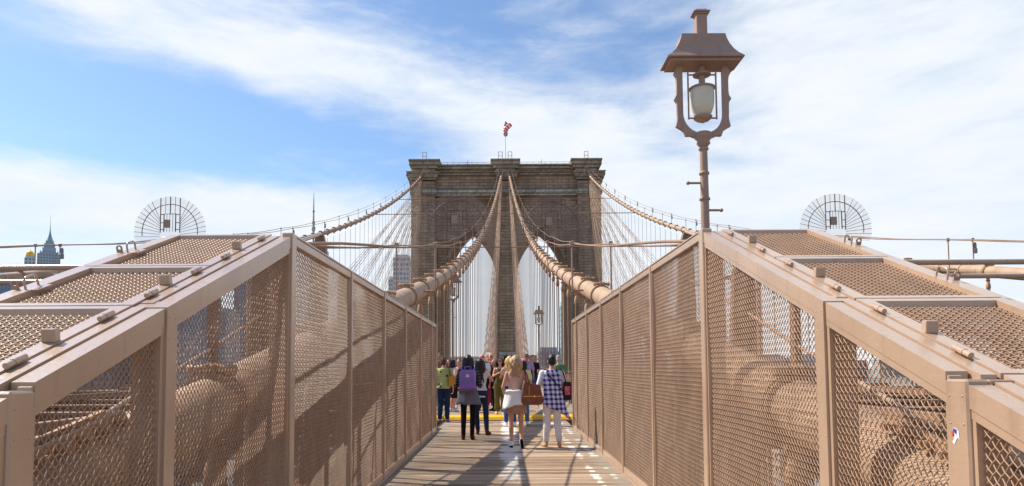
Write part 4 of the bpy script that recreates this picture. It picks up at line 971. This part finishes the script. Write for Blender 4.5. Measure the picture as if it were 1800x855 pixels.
def person(label, px, Y, rot, H, pose=None, fem=True, skin='light', vox=.014, head=(0, 0), **cl):
    X = W(px, 640, Y).x; z0 = deck_z(Y) if Y > YS else 0.0; s = H/1.70
    root = thing('person', label, 'person', (X, Y, z0), R(rot), None); root.scale = (s, s, s)
    sk = mat('skin_'+skin, {'light': srgb(206, 150, 122), 'tan': srgb(176, 122, 92), 'pink': srgb(222, 150, 130)}[skin], .55, 0, .06, 8, spec=.35)
    sh = .155 if fem else .18
    J = dict(shL=(-sh, 0, 1.385), shR=(sh, 0, 1.385), elL=(-sh-.06, -.03, 1.11), elR=(sh+.06, -.03, 1.11), wrL=(-sh-.06, .07, .87), wrR=(sh+.06, .07, .87),
             hiL=(-.088, 0, .91), hiR=(.088, 0, .91), knL=(-.095, .02, .50), knR=(.095, .02, .50), anL=(-.1, -.03, .085), anR=(.1, -.03, .085), toL=(-.115, .12, .03), toR=(.115, .12, .03))
    J.update(pose or {}); J = {k: Vector(v) for k, v in J.items()}
    kf = .9 if fem else 1.0
    b = MB(); loft(b, sect(.87, 1.50, fem))
    cap(b, (0, -.01, 1.43), (0, .005, 1.53), .052*kf, .05*kf)
    # head
    hy = R(head[0]); hp = R(head[1]); HM = Matrix.Translation((0, .01, 1.545)) @ Matrix.Rotation(hy, 4, 'Z') @ Matrix.Rotation(hp, 4, 'X')
    h = MB(); h.ell((0, 0, .085), (.073, .092, .09), 14, 10); h.ell((0, .025, .03), (.056, .066, .072), 12, 8); h.ell((0, .045, -.012), (.032, .036, .03), 10, 6)
    h.tube([(0, .095, .075), (0, .118, .035)], [.008, .017], 8); h.ell((0, .112, .036), (.017, .014, .013), 8, 6); h.ell((0, .098, .0), (.022, .012, .011), 8, 5)
    for s_ in (-1, 1): h.ell((s_*.074, -.005, .055), (.012, .022, .032), 8, 6); h.ell((s_*.03, .082, .085), (.02, .014, .008), 8, 5)
    h.xf(HM); b.add(h.v, h.f, True)
    for L in 'LR':
        sgn = -1 if L == 'L' else 1
        cap(b, J['hi'+L], J['kn'+L], .085, .054*kf); cap(b, J['kn'+L], J['kn'+L].lerp(J['an'+L], .35)+Vector((0, -.018, 0)), .052*kf, .053*kf); cap(b, J['kn'+L].lerp(J['an'+L], .3)+Vector((0, -.018, 0)), J['an'+L], .053*kf, .034)
        cap(b, J['an'+L], J['to'+L], .034, .026)
        cap(b, J['sh'+L], J['el'+L], .05*kf, .037*kf); cap(b, J['el'+L], J['wr'+L], .038*kf, .025*kf)
        d = (J['wr'+L]-J['el'+L]).normalized(); side = d.cross(Vector((1, 0, 0)) if abs(d.x) < .8 else Vector((0, 0, 1))).normalized(); nrm = d.cross(side)
        w = J['wr'+L]; pc = w+d*.05
        for q_ in (-1.5, -.5, .5, 1.5):
            k0 = w+d*.02+side*q_*.012; k1 = w+d*.085+side*q_*.017; ln = (.058, .07, .066, .05)[int(q_+1.5)]
            cap(b, k0, k1, .014, .0115, 6); k2 = k1+(d*.8+nrm*sgn*.5).normalized()*ln*.55; cap(b, k1, k2, .0105, .0095, 6); cap(b, k2, k2+(d*.4+nrm*sgn*.9).normalized()*ln*.5, .0095, .008, 6)
        cap(b, w+d*.025+side*.02, w+d*.06+side*.05, .0135, .0115, 6); cap(b, w+d*.06+side*.05, w+d*.095+side*.055, .011, .009, 6)
    remesh('body', b, vox*.8, sk, root, 2, .55)
    if abs((rot+head[0]) % 360-180) < 100 or True:
        for s_ in (-1, 1): 
            e = obj('eye', MB().ell((s_*.03, .083, .073), (.012, .009, .008), 8, 5).xf(HM), root, mat('eye_white', srgb(226, 220, 214), .3)); obj('iris', MB().ell((s_*.03, .0905, .073), (.0055, .003, .0055), 6, 4).xf(HM), e, DARK)
        obj('mouth', MB().ell((0, .1085, .0), (.02, .004, .006), 8, 4).xf(HM), root, mat('lips', srgb(168, 84, 80), .5))
    C = lambda c: c if not isinstance(c, tuple) else mat('cloth_%d_%d_%d' % c, srgb(*c), .85, 0, .10, 9, .35, 90, spec=.15)
    def limbs(mb, kind, f, inf, cuff=None):
        for L in 'LR':
            if kind == 'arm':
                a, m_, e = J['sh'+L], J['el'+L], J['wr'+L]; r0, r1, r2 = .05, .039, .028
            else: a, m_, e = J['hi'+L], J['kn'+L], J['an'+L]; r0, r1, r2 = .088, .061, .046
            if f <= 1: cap(mb, a, a.lerp(m_, f), r0*kf+inf, (r0+(r1-r0)*f)*kf+inf)
            else: cap(mb, a, m_, r0*kf+inf, r1*kf+inf); cap(mb, m_, m_.lerp(e, .3)+(Vector((0, -.016, 0)) if kind == 'leg' else Vector()), r1*kf+inf+.004, (r1-.002)*kf+inf); cap(mb, m_.lerp(e, .3)+(Vector((0, -.016, 0)) if kind == 'leg' else Vector()), m_.lerp(e, f-1), (r1-.002)*kf+inf, (r1+(r2-r1)*(f-1))*kf+inf+(cuff or 0))
    if 'top' in cl:
        col, sleeve, z_0 = cl['top'][:3]; inf = cl['top'][3] if len(cl['top']) > 3 else .014
        q = MB(); loft(q, sect(z_0, cl.get('neck', 1.455), fem), inf)
        if sleeve: limbs(q, 'arm', sleeve, inf*.9)
        remesh('shirt', q, vox, C(col), root, 2, .5)
    if 'pants' in cl:
        col, f = cl['pants'][:2]; inf = cl['pants'][2] if len(cl['pants']) > 2 else .010
        q = MB(); loft(q, sect(.87, 1.0, fem), inf); cap(q, (-.05, -.01, .9), (.05, -.01, .9), .1, .1); limbs(q, 'leg', f, inf, cl['pants'][3] if len(cl['pants']) > 3 else 0)
        remesh(cl.get('pname', 'trousers'), q, vox, C(col), root, 2, .5)
    if 'skirt' in cl:
        col, ztop, zbot, r1, r2 = cl['skirt']; q = MB(); n = 36; rows = 7; vs = []
        for i in range(rows+1):
            f = i/rows; z = ztop+(zbot-ztop)*f
            for k in range(n):
                a = 2*math.pi*k/n; r = r1+(r2-r1)*(f**.8); r *= 1+.05*f*math.sin(a*7+1)+.03*f*math.sin(a*3); vs.append((r*math.cos(a)*1.08, r*math.sin(a)*.78-.01, z+.012*math.sin(a*5)*f))
        fs = [(i*n+k, (i+1)*n+k, (i+1)*n+(k+1) % n, i*n+(k+1) % n) for i in range(rows) for k in range(n)]+[tuple(range(n)), tuple(range(rows*n+n-1, rows*n-1, -1))]
        q.add(vs, fs, True); obj('skirt', q, root, C(col))
    if 'shoes' in cl:
        col = cl['shoes'][0]; hgt = cl['shoes'][1] if len(cl['shoes']) > 1 else .07
        for L in 'LR':
            an, to = J['an'+L], J['to'+L]; d = (to-an); heel = an+Vector((0, -.035, -.04)) if abs(d.z) < .1 else an-d*.15+Vector((0, -.035, 0))
            q = MB(); cap(q, heel.lerp(to, .05), to, .04, .034); cap(q, an+(an-to)*.05, an.lerp(to, .5), .042, .04)
            if hgt > .1: cap(q, an, an.lerp(J['kn'+L], .28), .046, .048)
            remesh('boot' if hgt > .1 else 'shoe', q, .011, C(col), root, 2, .5)
            if len(cl['shoes']) > 2:   # contrasting sole
                sc = cl['shoes'][2]; dn = Vector((0, 0, -1)) if abs(d.z) < .1 else Vector((0, -1, .0))
                q = MB(); cap(q, heel+dn*.03, to+dn*.026, .034, .03); remesh('sole', q, .012, C(sc), root, 1, .6)
    if 'hair' in cl:
        col, style = cl['hair']; hm = mat('hair_%d_%d_%d' % col, srgb(*col), .45, 0, .25, 30, .6, 60, spec=.4)
        q = MB(); rg = random.Random(int(px*7)); q.ell((0, -.018, .098), (.082, .095, .09), 14, 10); q.ell((0, -.04, .06), (.076, .078, .085), 12, 8)
        if style == 'short':
            for i in range(16):
                a = rg.uniform(0, 6.28); e = rg.uniform(.3, 1.3); q.ell((.07*math.cos(a)*math.cos(e), -.02+.08*math.sin(a)*math.cos(e), .105+.08*math.sin(e)), (.025, .025, .022), 6, 4)
        if style == 'quiff':
            for i in range(12): a = rg.uniform(-.05, .05); q.tube([(a*.8, .0+rg.uniform(-.05, .05), .15), (a+rg.uniform(-.02, .02), .0+rg.uniform(-.05, .05), .188+rg.uniform(-.012, .012))], [.03, .012], 6)
        if style == 'bun': q.ell((0, -.10, .12), (.045, .045, .045), 10, 6)
        if style.startswith('long'):
            Lh = float(style[4:]) if style[4:] else .4; n = 30
            for i in range(n):
                a = R(185+170*i/(n-1))+rg.uniform(-.06, .06); a = R(170)+R(200)*i/(n-1)
                pts = []; rr = []; ph = rg.uniform(0, 6.28); L_ = Lh*rg.uniform(.8, 1.05)*(.85+.25*math.sin(math.pi*i/(n-1)))
                for j in range(9):
                    f = j/8; z = .12-L_*f; rad = .075+.03*math.sin(min(1, f*1.6)*2.4)+.012*f+(cl.get('vol', 0))*math.sin(f*2.6); wv = .012*math.sin(f*11+ph)
                    pts.append(((rad+wv)*math.cos(a)*.98, -.015+(rad*1.05+wv)*math.sin(a), z)); rr.append(.020*(1-f*.65)+.002)
                q.tube(pts, rr, 6)
            if cl.get('fill', True): q.ell((0, -.055, -.02), (.07+cl.get('vol', 0)*.8, .055, Lh*.42), 10, 8)
        q.xf(HM); remesh('hair', q, .0085 if style.startswith('long') else .011, hm, root, 1, .5)
    if cl.get('shades'):
        q = MB()
        for s_ in (-1, 1): q.ell((s_*.031, .098, .073), (.028, .008, .021), 12, 6)
        q.tube([(-.07, .06, .08), (-.055, .095, .08), (0, .104, .082), (.055, .095, .08), (.07, .06, .08)], .005, 6); q.xf(HM); obj('sunglasses', q, root, mat('shades_%d_%d_%d' % cl['shades'], srgb(*cl['shades']), .12, 0, .05, 3, spec=.9))
    if cl.get('cap'):
        q = MB(); q.ell((0, -.012, .115), (.09, .102, .088), 14, 8); q.box(-.06, .06, .06, .17, .12, .135, .01); q.xf(HM); remesh('cap', q, .01, C(cl['cap']), root, 2, .5)
    root['pj'] = 0; del root['pj']
    return root, J, C, HM
def plaid(name, base, stripe, per=.105, w=.42, thin=None):
    m = bpy.data.materials.new(name); m.use_nodes = True; t = m.node_tree; b = t.nodes['Principled BSDF']; b.inputs['Roughness'].default_value = .85; b.inputs['Specular IOR Level'].default_value = .15
    tcn = _n(t, 'ShaderNodeTexCoord'); s_ = _n(t, 'ShaderNodeSeparateXYZ'); t.links.new(tcn.outputs['Object'], s_.inputs[0]); x, y, z = (E(t, s_.outputs[i]) for i in range(3))
    no = _n(t, 'ShaderNodeTexNoise'); t.links.new(tcn.outputs['Object'], no.inputs['Vector']); no.inputs['Scale'].default_value = 5; wob = (E(t, no.outputs['Fac'])-.5)*.03
    def band(v, ww): f = ((v+wob)*(1/per))._op('FRACT'); return f.step(0, .06)*((f*-1.0).step(-ww-.06, -ww))
    k = (band(x+y*.6, w)*.62+band(z, w)*.62)._op('MINIMUM', 1.0)
    cr = _n(t, 'ShaderNodeMixRGB'); t.links.new(k.s, cr.inputs[0]); cr.inputs[1].default_value = srgb(*base); cr.inputs[2].default_value = srgb(*stripe); t.links.new(cr.outputs[0], b.inputs['Base Color']); return m

def shell(name, prof, m, parent, th=.008, label=None):
    """cloth sheet: prof = rows of (x, y, z) points, given thickness"""
    nr, nc = len(prof), len(prof[0]); vs = [Vector(p) for r in prof for p in r]
    fs = [(i*nc+k, i*nc+k+1, (i+1)*nc+k+1, (i+1)*nc+k) for i in range(nr-1) for k in range(nc-1)]
    q = MB().add(vs, fs, True); o = obj(name, q, parent, m, label=label); md = o.modifiers.new('t', 'SOLIDIFY'); md.thickness = th; return o

def attach(t, root):   # carried thing: top-level, placed with the person
    t.matrix_world = root.matrix_basis.copy() if False else Matrix.LocRotScale(root.location, root.rotation_euler, root.scale)

# --- woman with the purple backpack
JK = plaid('dark_check', (40, 38, 40), (128, 126, 130), .06, .16)
p, J, C, HM = person('woman in dark checked jacket, grey skirt and black tights, wearing a purple backpack', 823, 14.3, 0, 1.74, dict(wrL=(-.17, .12, 1.18), elL=(-.24, -.02, 1.10), wrR=(.17, .12, 1.18), elR=(.24, -.02, 1.10), anR=(.075, -.02, .085), toR=(.10, .12, .03), knR=(.09, .02, .5)),
    top=(JK, 1.9, 1.0, .022), skirt=((104, 106, 118), 1.06, .72, .15, .235), pants=((24, 22, 26), 1.97, .004), pname='tights', shoes=((74, 34, 30), .16), hair=((28, 20, 20), 'long.40'), vox=.012)
bp = thing('backpack', 'purple square backpack with white logo patch on the woman in the checked jacket', 'backpack'); attach(bp, p); bp.scale = (bp.scale.x*1.14, bp.scale.y*1.0, bp.scale.z*1.0)
PUR = mat('purple_canvas', srgb(140, 114, 180), .8, 0, .08, 12, .3, 80)
obj('pack_body', MB().box(-.145, .145, -.30, -.135, 1.02, 1.42, .035), bp, PUR)
pk = obj('front_pocket', MB().box(-.145, .145, -.335, -.295, 1.03, 1.19, .02), bp, mat('purple_canvas_dark', srgb(132, 100, 178), .8)); obj('pocket_zip', MB().box(-.13, .13, -.339, -.334, 1.175, 1.182), pk, GREY)
obj('pack_base', MB().box(-.14, .14, -.325, -.14, .995, 1.03, .012), bp, mat('base_grey', srgb(116, 96, 112), .8))
obj('top_handle', MB().tube([(-.05, -.22, 1.41), (-.05, -.22, 1.48), (.05, -.22, 1.48), (.05, -.22, 1.41)], .013, 8), bp, PUR)
obj('logo_patch', MB().box(-.028, .028, -.306, -.299, 1.27, 1.33, .004), bp, mat('patch_white', srgb(214, 204, 226), .7))
for s_ in (-1, 1): obj('strap', MB().tube([(s_*.1, -.15, 1.38), (s_*.11, -.06, 1.47), (s_*.115, .05, 1.44), (s_*.125, .12, 1.28), (s_*.14, .04, 1.1), (s_*.14, -.14, 1.06)], .016, 6), bp, PUR)
# --- dark haired woman next to her taking a picture
p, J, C, HM = person('dark haired woman in white top and jeans, elbows raised, beside the backpack wearer', 844, 15.4, -8, 1.68, dict(elR=(.27, .05, 1.22), wrR=(.12, .16, 1.46), elL=(-.2, .12, 1.25), wrL=(-.05, .22, 1.5), anR=(.17, -.14, .085), toR=(.22, .0, .03), knR=(.13, 0, .5), anL=(-.06, .02, .085), toL=(-.1, .16, .03)),
    top=((214, 208, 204), .2, .84, .008), pants=((38, 50, 76), 1.9, .010), shoes=((92, 48, 34), .16), hair=((36, 24, 22), 'long.48'), vox=.012)
# --- blonde woman walking
p, J, C, HM = person('blonde woman in beige skirt and white sneakers with a brown bag on her shoulder', 906, 12.9, 0, 1.70, dict(knL=(-.09, .05, .5), anL=(-.08, .03, .09), toL=(-.1, .18, .03), knR=(.10, .02, .50), anR=(.10, -.20, .14), toR=(.12, -.15, .0), elR=(.24, -.06, 1.14), wrR=(.22, .08, .98), elL=(-.24, -.04, 1.12), wrL=(-.2, .1, .95)),
    top=((214, 176, 156), 0, 1.05, .008), neck=1.40, skirt=((172, 134, 106), 1.02, .64, .155, .185), shoes=((232, 228, 226), .07, (20, 18, 18)), hair=((176, 142, 102), 'long.34'), vol=.008, vox=.011)
WJ = mat('white_linen', srgb(236, 232, 232), .85, 0, .05, 9, .4, 60)
rows = []
for i in range(9):
    f = i/8; row = []
    for k in range(25):
        a = R(150)+R(240)*k/24; r = .165+.055*f+.012*math.sin(a*6+f*3)*f; drop = .26+.10*max(0, -math.cos(a)); row.append((r*math.cos(a)*1.12, r*.82*math.sin(a)-.01, 1.06-drop*f))
    rows.append(row)
shell('tied_jacket', rows, WJ, p)
q = MB(); 
for i in range(26): a = R(360*i/25); 
q.tube([(.175*math.cos(R(15*i))*1.1, .14*math.sin(R(15*i))-.01, 1.05+.008*math.sin(i*2.1)) for i in range(25)], .028, 8); obj('jacket_knot', q, p, WJ)
BR = mat('brown_leather', srgb(124, 62, 38), .45, 0, .18, 7, .3, 50, spec=.5)
bg_ = thing('shoulder_bag', 'large brown leather shoulder bag with gold zip on the blonde woman', 'bag'); attach(bg_, p)
q = MB(); q.prism([(.13, .80), (.47, .80), (.52, .86), (.45, 1.17), (.16, 1.21), (.10, .88)], 'y', -.20, -.05); obj('bag_body', q, bg_, BR); bod = bg_.children[0]; md = bod.modifiers.new('b', 'BEVEL'); md.width = .02; md.segments = 2
obj('zip', MB().box(.14, .48, -.207, -.199, .955, .966), bg_, mat('gold_metal', srgb(220, 176, 84), .3, .7)); obj('clasp', MB().box(.33, .36, -.215, -.2, .94, .98, .003), bg_, mat('gold_metal', srgb(220, 176, 84), .3, .7))
obj('zip', MB().box(.245, .252, -.207, -.199, .98, 1.15), bg_, mat('gold_metal', srgb(220, 176, 84), .3, .7)); 
for dx in (0, .05): obj('handle', MB().tube([(.2+dx, -.15, 1.17), (.19+dx*.6, -.1, 1.35), (.165+dx*.2, -.02, 1.45), (.18+dx*.4, .05, 1.36), (.23+dx, -.02, 1.16)], .012, 6), bg_, BR)
# --- man with the plaid shirt
p, J, C, HM = person('man in white trousers with a blue and white plaid shirt on his back', 970, 12.9, 2, 1.70, dict(knL=(-.1, .03, .5), anL=(-.12, .04, .085), toL=(-.17, .18, .03), anR=(.12, -.06, .085), toR=(.13, .09, .03), elL=(-.26, -.03, 1.13), wrL=(-.27, .02, .88), elR=(.25, -.02, 1.13), wrR=(.2, .12, 1.0)),
    fem=False, top=((236, 232, 236), 1.0, .95, .016), pants=((232, 226, 226), 1.85, .012), shoes=((196, 160, 118), .07), hair=((26, 20, 22), 'quiff'), vox=.011)
PL = plaid('blue_plaid', (222, 218, 242), (42, 36, 116), .088, .46); rows = []
for i in range(14):
    f = i/13; row = []; z = 1.45-.70*f
    for k in range(21):
        u = k/20*2-1; wd = (.10+.075*min(1, f*5))*(1-.06*math.sin(f*3)) ; x = -.01+u*wd+.09*f*f*f*(u+1); y = -.075-.06*math.sin(min(1, f*2.2)*1.57)*math.sqrt(max(0, 1-u*u*.8))+.01*math.sin(u*14+f*3)*f-.04*f*f
        row.append((x, y-.012-.03*f, z-.09*f*f*(u+.7)-.10*f*f*max(0, u)))
    rows.append(row)
shell('plaid_shirt', rows, PL, p)
sb = thing('shoulder_bag', 'dark shoulder bag with pink pattern at the right side of the man in plaid', 'bag'); attach(sb, p)
obj('bag_body', MB().box(.2, .34, -.16, .02, .88, 1.22, .02), sb, mat('dark_fabric', srgb(34, 26, 34), .8)); obj('pink_panel', MB().box(.345, .352, -.14, 0, .92, 1.18, .003).box(.22, .32, -.168, -.161, .98, 1.14, .002), sb, mat('pink_pattern', srgb(206, 96, 104), .8, 0, .5, 20))
obj('strap', MB().tube([(.25, -.14, 1.2), (.19, -.11, 1.42), (.16, .0, 1.46), (.22, .06, 1.2)], .014, 6), sb, mat('dark_fabric', srgb(34, 26, 34), .8))
obj('cross_strap', MB().tube([(-.10, -.15, 1.38), (.05, -.175, 1.2), (.22, -.15, 1.02)], .011, 6), sb, mat('dark_fabric', srgb(34, 26, 34), .8))
# --- person in the patterned green shirt
def spots_mat():
    m = mat('green_leaf_print', srgb(172, 174, 112), .85); t = m.node_tree; b = t.nodes['Principled BSDF']; old = b.inputs['Base Color'].links[0].from_socket
    tcn = _n(t, 'ShaderNodeTexCoord'); v = _n(t, 'ShaderNodeTexVoronoi'); t.links.new(tcn.outputs['Object'], v.inputs['Vector']); v.inputs['Scale'].default_value = 6.5; v.inputs['Randomness'].default_value = 1
    mxx = _n(t, 'ShaderNodeMixRGB'); t.links.new((E(t, v.outputs['Distance'])*-1.0).step(-.33, -.27).s, mxx.inputs[0]); t.links.new(old, mxx.inputs[1]); mxx.inputs[2].default_value = srgb(62, 62, 52); t.links.new(mxx.outputs[0], b.inputs['Base Color']); return m
p, J, C, HM = person('short haired person in yellow green printed shirt and jeans by the left fence end', 780, 19.0, -6, 1.74, dict(elL=(-.26, 0, 1.12), wrL=(-.18, .14, 1.0)), fem=False,
    top=(spots_mat(), .8, .90, .03), pants=((36, 50, 76), 1.92, .016), shoes=((120, 128, 142), .07), hair=((78, 44, 32), 'short'))
mb_ = thing('shoulder_bag', 'mustard yellow shoulder bag on the person in the green printed shirt', 'bag'); attach(mb_, p); MU = mat('mustard_leather', srgb(196, 132, 34), .5)
obj('bag_body', MB().prism([(.16, .95), (.44, 1.0), (.42, 1.16), (.26, 1.28), (.17, 1.2)], 'y', -.16, .0), mb_, MU); obj('strap', MB().tube([(.2, -.1, 1.22), (.17, -.1, 1.42), (.15, 0, 1.46), (.22, .04, 1.22)], .013, 6), mb_, BR)
up = dict(elL=(-.2, .16, 1.2), wrL=(-.07, .28, 1.45), elR=(.2, .16, 1.2), wrR=(.07, .28, 1.45))
# --- the crowd beyond the yellow edge
person('dark haired woman in a pale pink top among the crowd at left', 797, 21.6, -60, 1.62, {}, top=((222, 186, 186), .6, .95, .016), pants=((30, 28, 32), 1.0, .02), pname='shorts', shoes=((210, 206, 202), .07), hair=((26, 20, 20), 'long.22'))
p, *_ = person('woman with blue mirrored sunglasses and black skirt holding up a phone', 807, 23.0, 165, 1.64, up, top=((196, 150, 138), 0, 1.0, .012), skirt=((26, 24, 28), 1.06, .62, .145, .2), shoes=((232, 228, 226), .07), hair=((86, 54, 40), 'bun'), shades=(40, 150, 190))
ph = thing('phone', 'phone held up by the woman in blue mirrored sunglasses', 'phone'); attach(ph, p); obj('phone_case', MB().box(-.04, .04, .36, .37, 1.45, 1.6, .004), ph, DARK); obj('phone_screen', MB().box(-.034, .034, .358, .3595, 1.46, 1.59), ph, GLASSC)
p, *_ = person('bald man with dark glasses in a white tee, dark bag strap across his chest', 848, 22.0, 175, 1.80, {}, fem=False, skin='pink', top=((224, 224, 232), .6, .92, .02), pants=((40, 42, 56), 1.9, .02), shoes=((70, 60, 56), .07), shades=(60, 24, 30))
obj('bag_strap', MB().tube([(.16, .06, 1.44), (.06, .14, 1.25), (-.14, .13, .98)], .025, 6), p, DARK)
person('tall grey haired man standing at the back of the crowd, raising a camera', 859, 24.6, 178, 1.86, up, fem=False, skin='tan', top=((120, 96, 90), 1.2, .92, .02), pants=((60, 62, 70), 1.9, .02), shoes=((60, 54, 50), .07), hair=((150, 140, 132), 'short'))
person('fair haired man in sunglasses and black jacket with red trousers', 863, 22.7, 172, 1.82, {}, fem=False, skin='pink', top=((26, 24, 30), 1.9, .80, .035), pants=((200, 34, 66), 1.8, .012), shoes=((220, 214, 206), .07), hair=((198, 160, 116), 'short'), shades=(40, 22, 22))
person('woman with long brown hair turned sideways behind the olive jumpsuit', 869, 22.0, 110, 1.62, {}, top=((30, 28, 32), 1.5, .86, .02), pants=((30, 28, 34), 1.9, .02), shoes=((50, 46, 44), .07), hair=((122, 100, 84), 'long.26'))
person('woman in sunglasses wearing an olive green jumpsuit, facing the viewer', 879, 20.4, 172, 1.66, dict(elR=(.2, .1, 1.16), wrR=(.02, .2, 1.26)), top=((92, 90, 58), 0, 1.0, .016), neck=1.38, pants=((88, 86, 54), 1.8, .03, .02), shoes=((226, 220, 206), .07), hair=((38, 26, 24), 'long.36'), shades=(24, 18, 20))
p, *_ = person('second blonde woman in blue jeans, just behind the woman with the brown bag', 896, 17.4, 12, 1.76, up, top=((206, 172, 150), .4, .98, .014), pants=((46, 82, 140), 1.85, .012), shoes=((232, 228, 226), .07), hair=((206, 156, 92), 'long.30'))
person('dark haired woman in a pink cap and pale yellow top', 919, 17.8, 10, 1.68, {}, top=((226, 216, 160), .6, .95, .018), pants=((70, 120, 160), 1.9, .014), shoes=((220, 216, 210), .07), hair=((34, 24, 24), 'long.22'), cap=(222, 120, 168))
person('man in sunglasses and lilac shirt with blue shorts, walking toward the viewer', 926, 27.5, 176, 1.84, dict(anL=(-.1, .18, .1), toL=(-.1, .32, .05)), fem=False, skin='tan', top=((164, 140, 176), .8, .9, .024), pants=((64, 140, 168), .95, .03), pname='shorts', shoes=((80, 70, 60), .07), hair=((96, 66, 48), 'short'), shades=(24, 18, 18))
p, *_ = person('cyclist in a black top standing astride a bicycle', 937, 28.2, 185, 1.80, dict(elL=(-.22, .12, 1.14), wrL=(-.2, .36, 1.06), elR=(.22, .12, 1.14), wrR=(.2, .36, 1.06)), fem=False, top=((34, 32, 38), .7, .9, .02), pants=((40, 56, 80), 1.9, .02), shoes=((60, 56, 54), .07), hair=((40, 28, 24), 'short'))
bk = thing('bicycle', 'bicycle under the cyclist in the black top', 'bicycle'); attach(bk, p)
for yy, nm in ((-.5, 0), (.55, 1)):
    w_ = obj('wheel', MB().tube([(0, yy+.33*math.cos(R(15*i)), .34+.33*math.sin(R(15*i))) for i in range(25)], .018, 6), bk, DARK)
    q = MB(); [q.tube([(0, yy, .34), (0, yy+.32*math.cos(R(30*i)), .34+.32*math.sin(R(30*i)))], .003, 4) for i in range(12)]; obj('spoke', q, w_, GREY, kind='stuff')
q = MB(); FRP = mat('bike_frame', srgb(60, 90, 130), .4)
for a, b in (((0, -.5, .34), (0, -.05, .3)), ((0, -.05, .3), (0, -.18, .84)), ((0, -.18, .8), (0, .38, .84)), ((0, -.05, .3), (0, .4, .78)), ((0, -.5, .34), (0, -.17, .78)), ((0, .55, .34), (0, .36, .98))): q.tube([a, b], .017, 8)
obj('frame', q, bk, FRP); obj('handlebar', MB().tube([(-.26, .36, 1.0), (0, .38, 1.02), (.26, .36, 1.0)], .014, 8), bk, DARK); obj('saddle', MB().box(-.06, .06, -.3, -.08, .84, .89, .02), bk, DARK); obj('pedal', MB().box(.03, .12, -.1, -.02, .17, .19).box(-.12, -.03, -.08, 0, .41, .43), bk, GREY)
person('grey haired man in a green tee beyond the man in plaid', 982, 21.2, -5, 1.72, {}, fem=False, top=((92, 128, 92), .7, .92, .024), pants=((70, 66, 60), 1.9, .02), shoes=((60, 56, 54), .07), hair=((168, 162, 156), 'short'))
person('tall dark haired man half hidden behind the left fence end', 774, 25.0, 175, 1.88, {}, fem=False, skin='tan', top=((84, 60, 60), 1.0, .92, .02), pants=((44, 44, 56), 1.9, .02), shoes=((60, 56, 54), .07), hair=((40, 28, 26), 'short'))
person('woman in a navy dress deep in the crowd at left', 789, 26.5, 160, 1.64, {}, top=((44, 48, 76), .5, .98, .014), skirt=((44, 48, 76), 1.04, .56, .14, .22), shoes=((150, 120, 100), .07), hair=((58, 40, 32), 'long.26'))
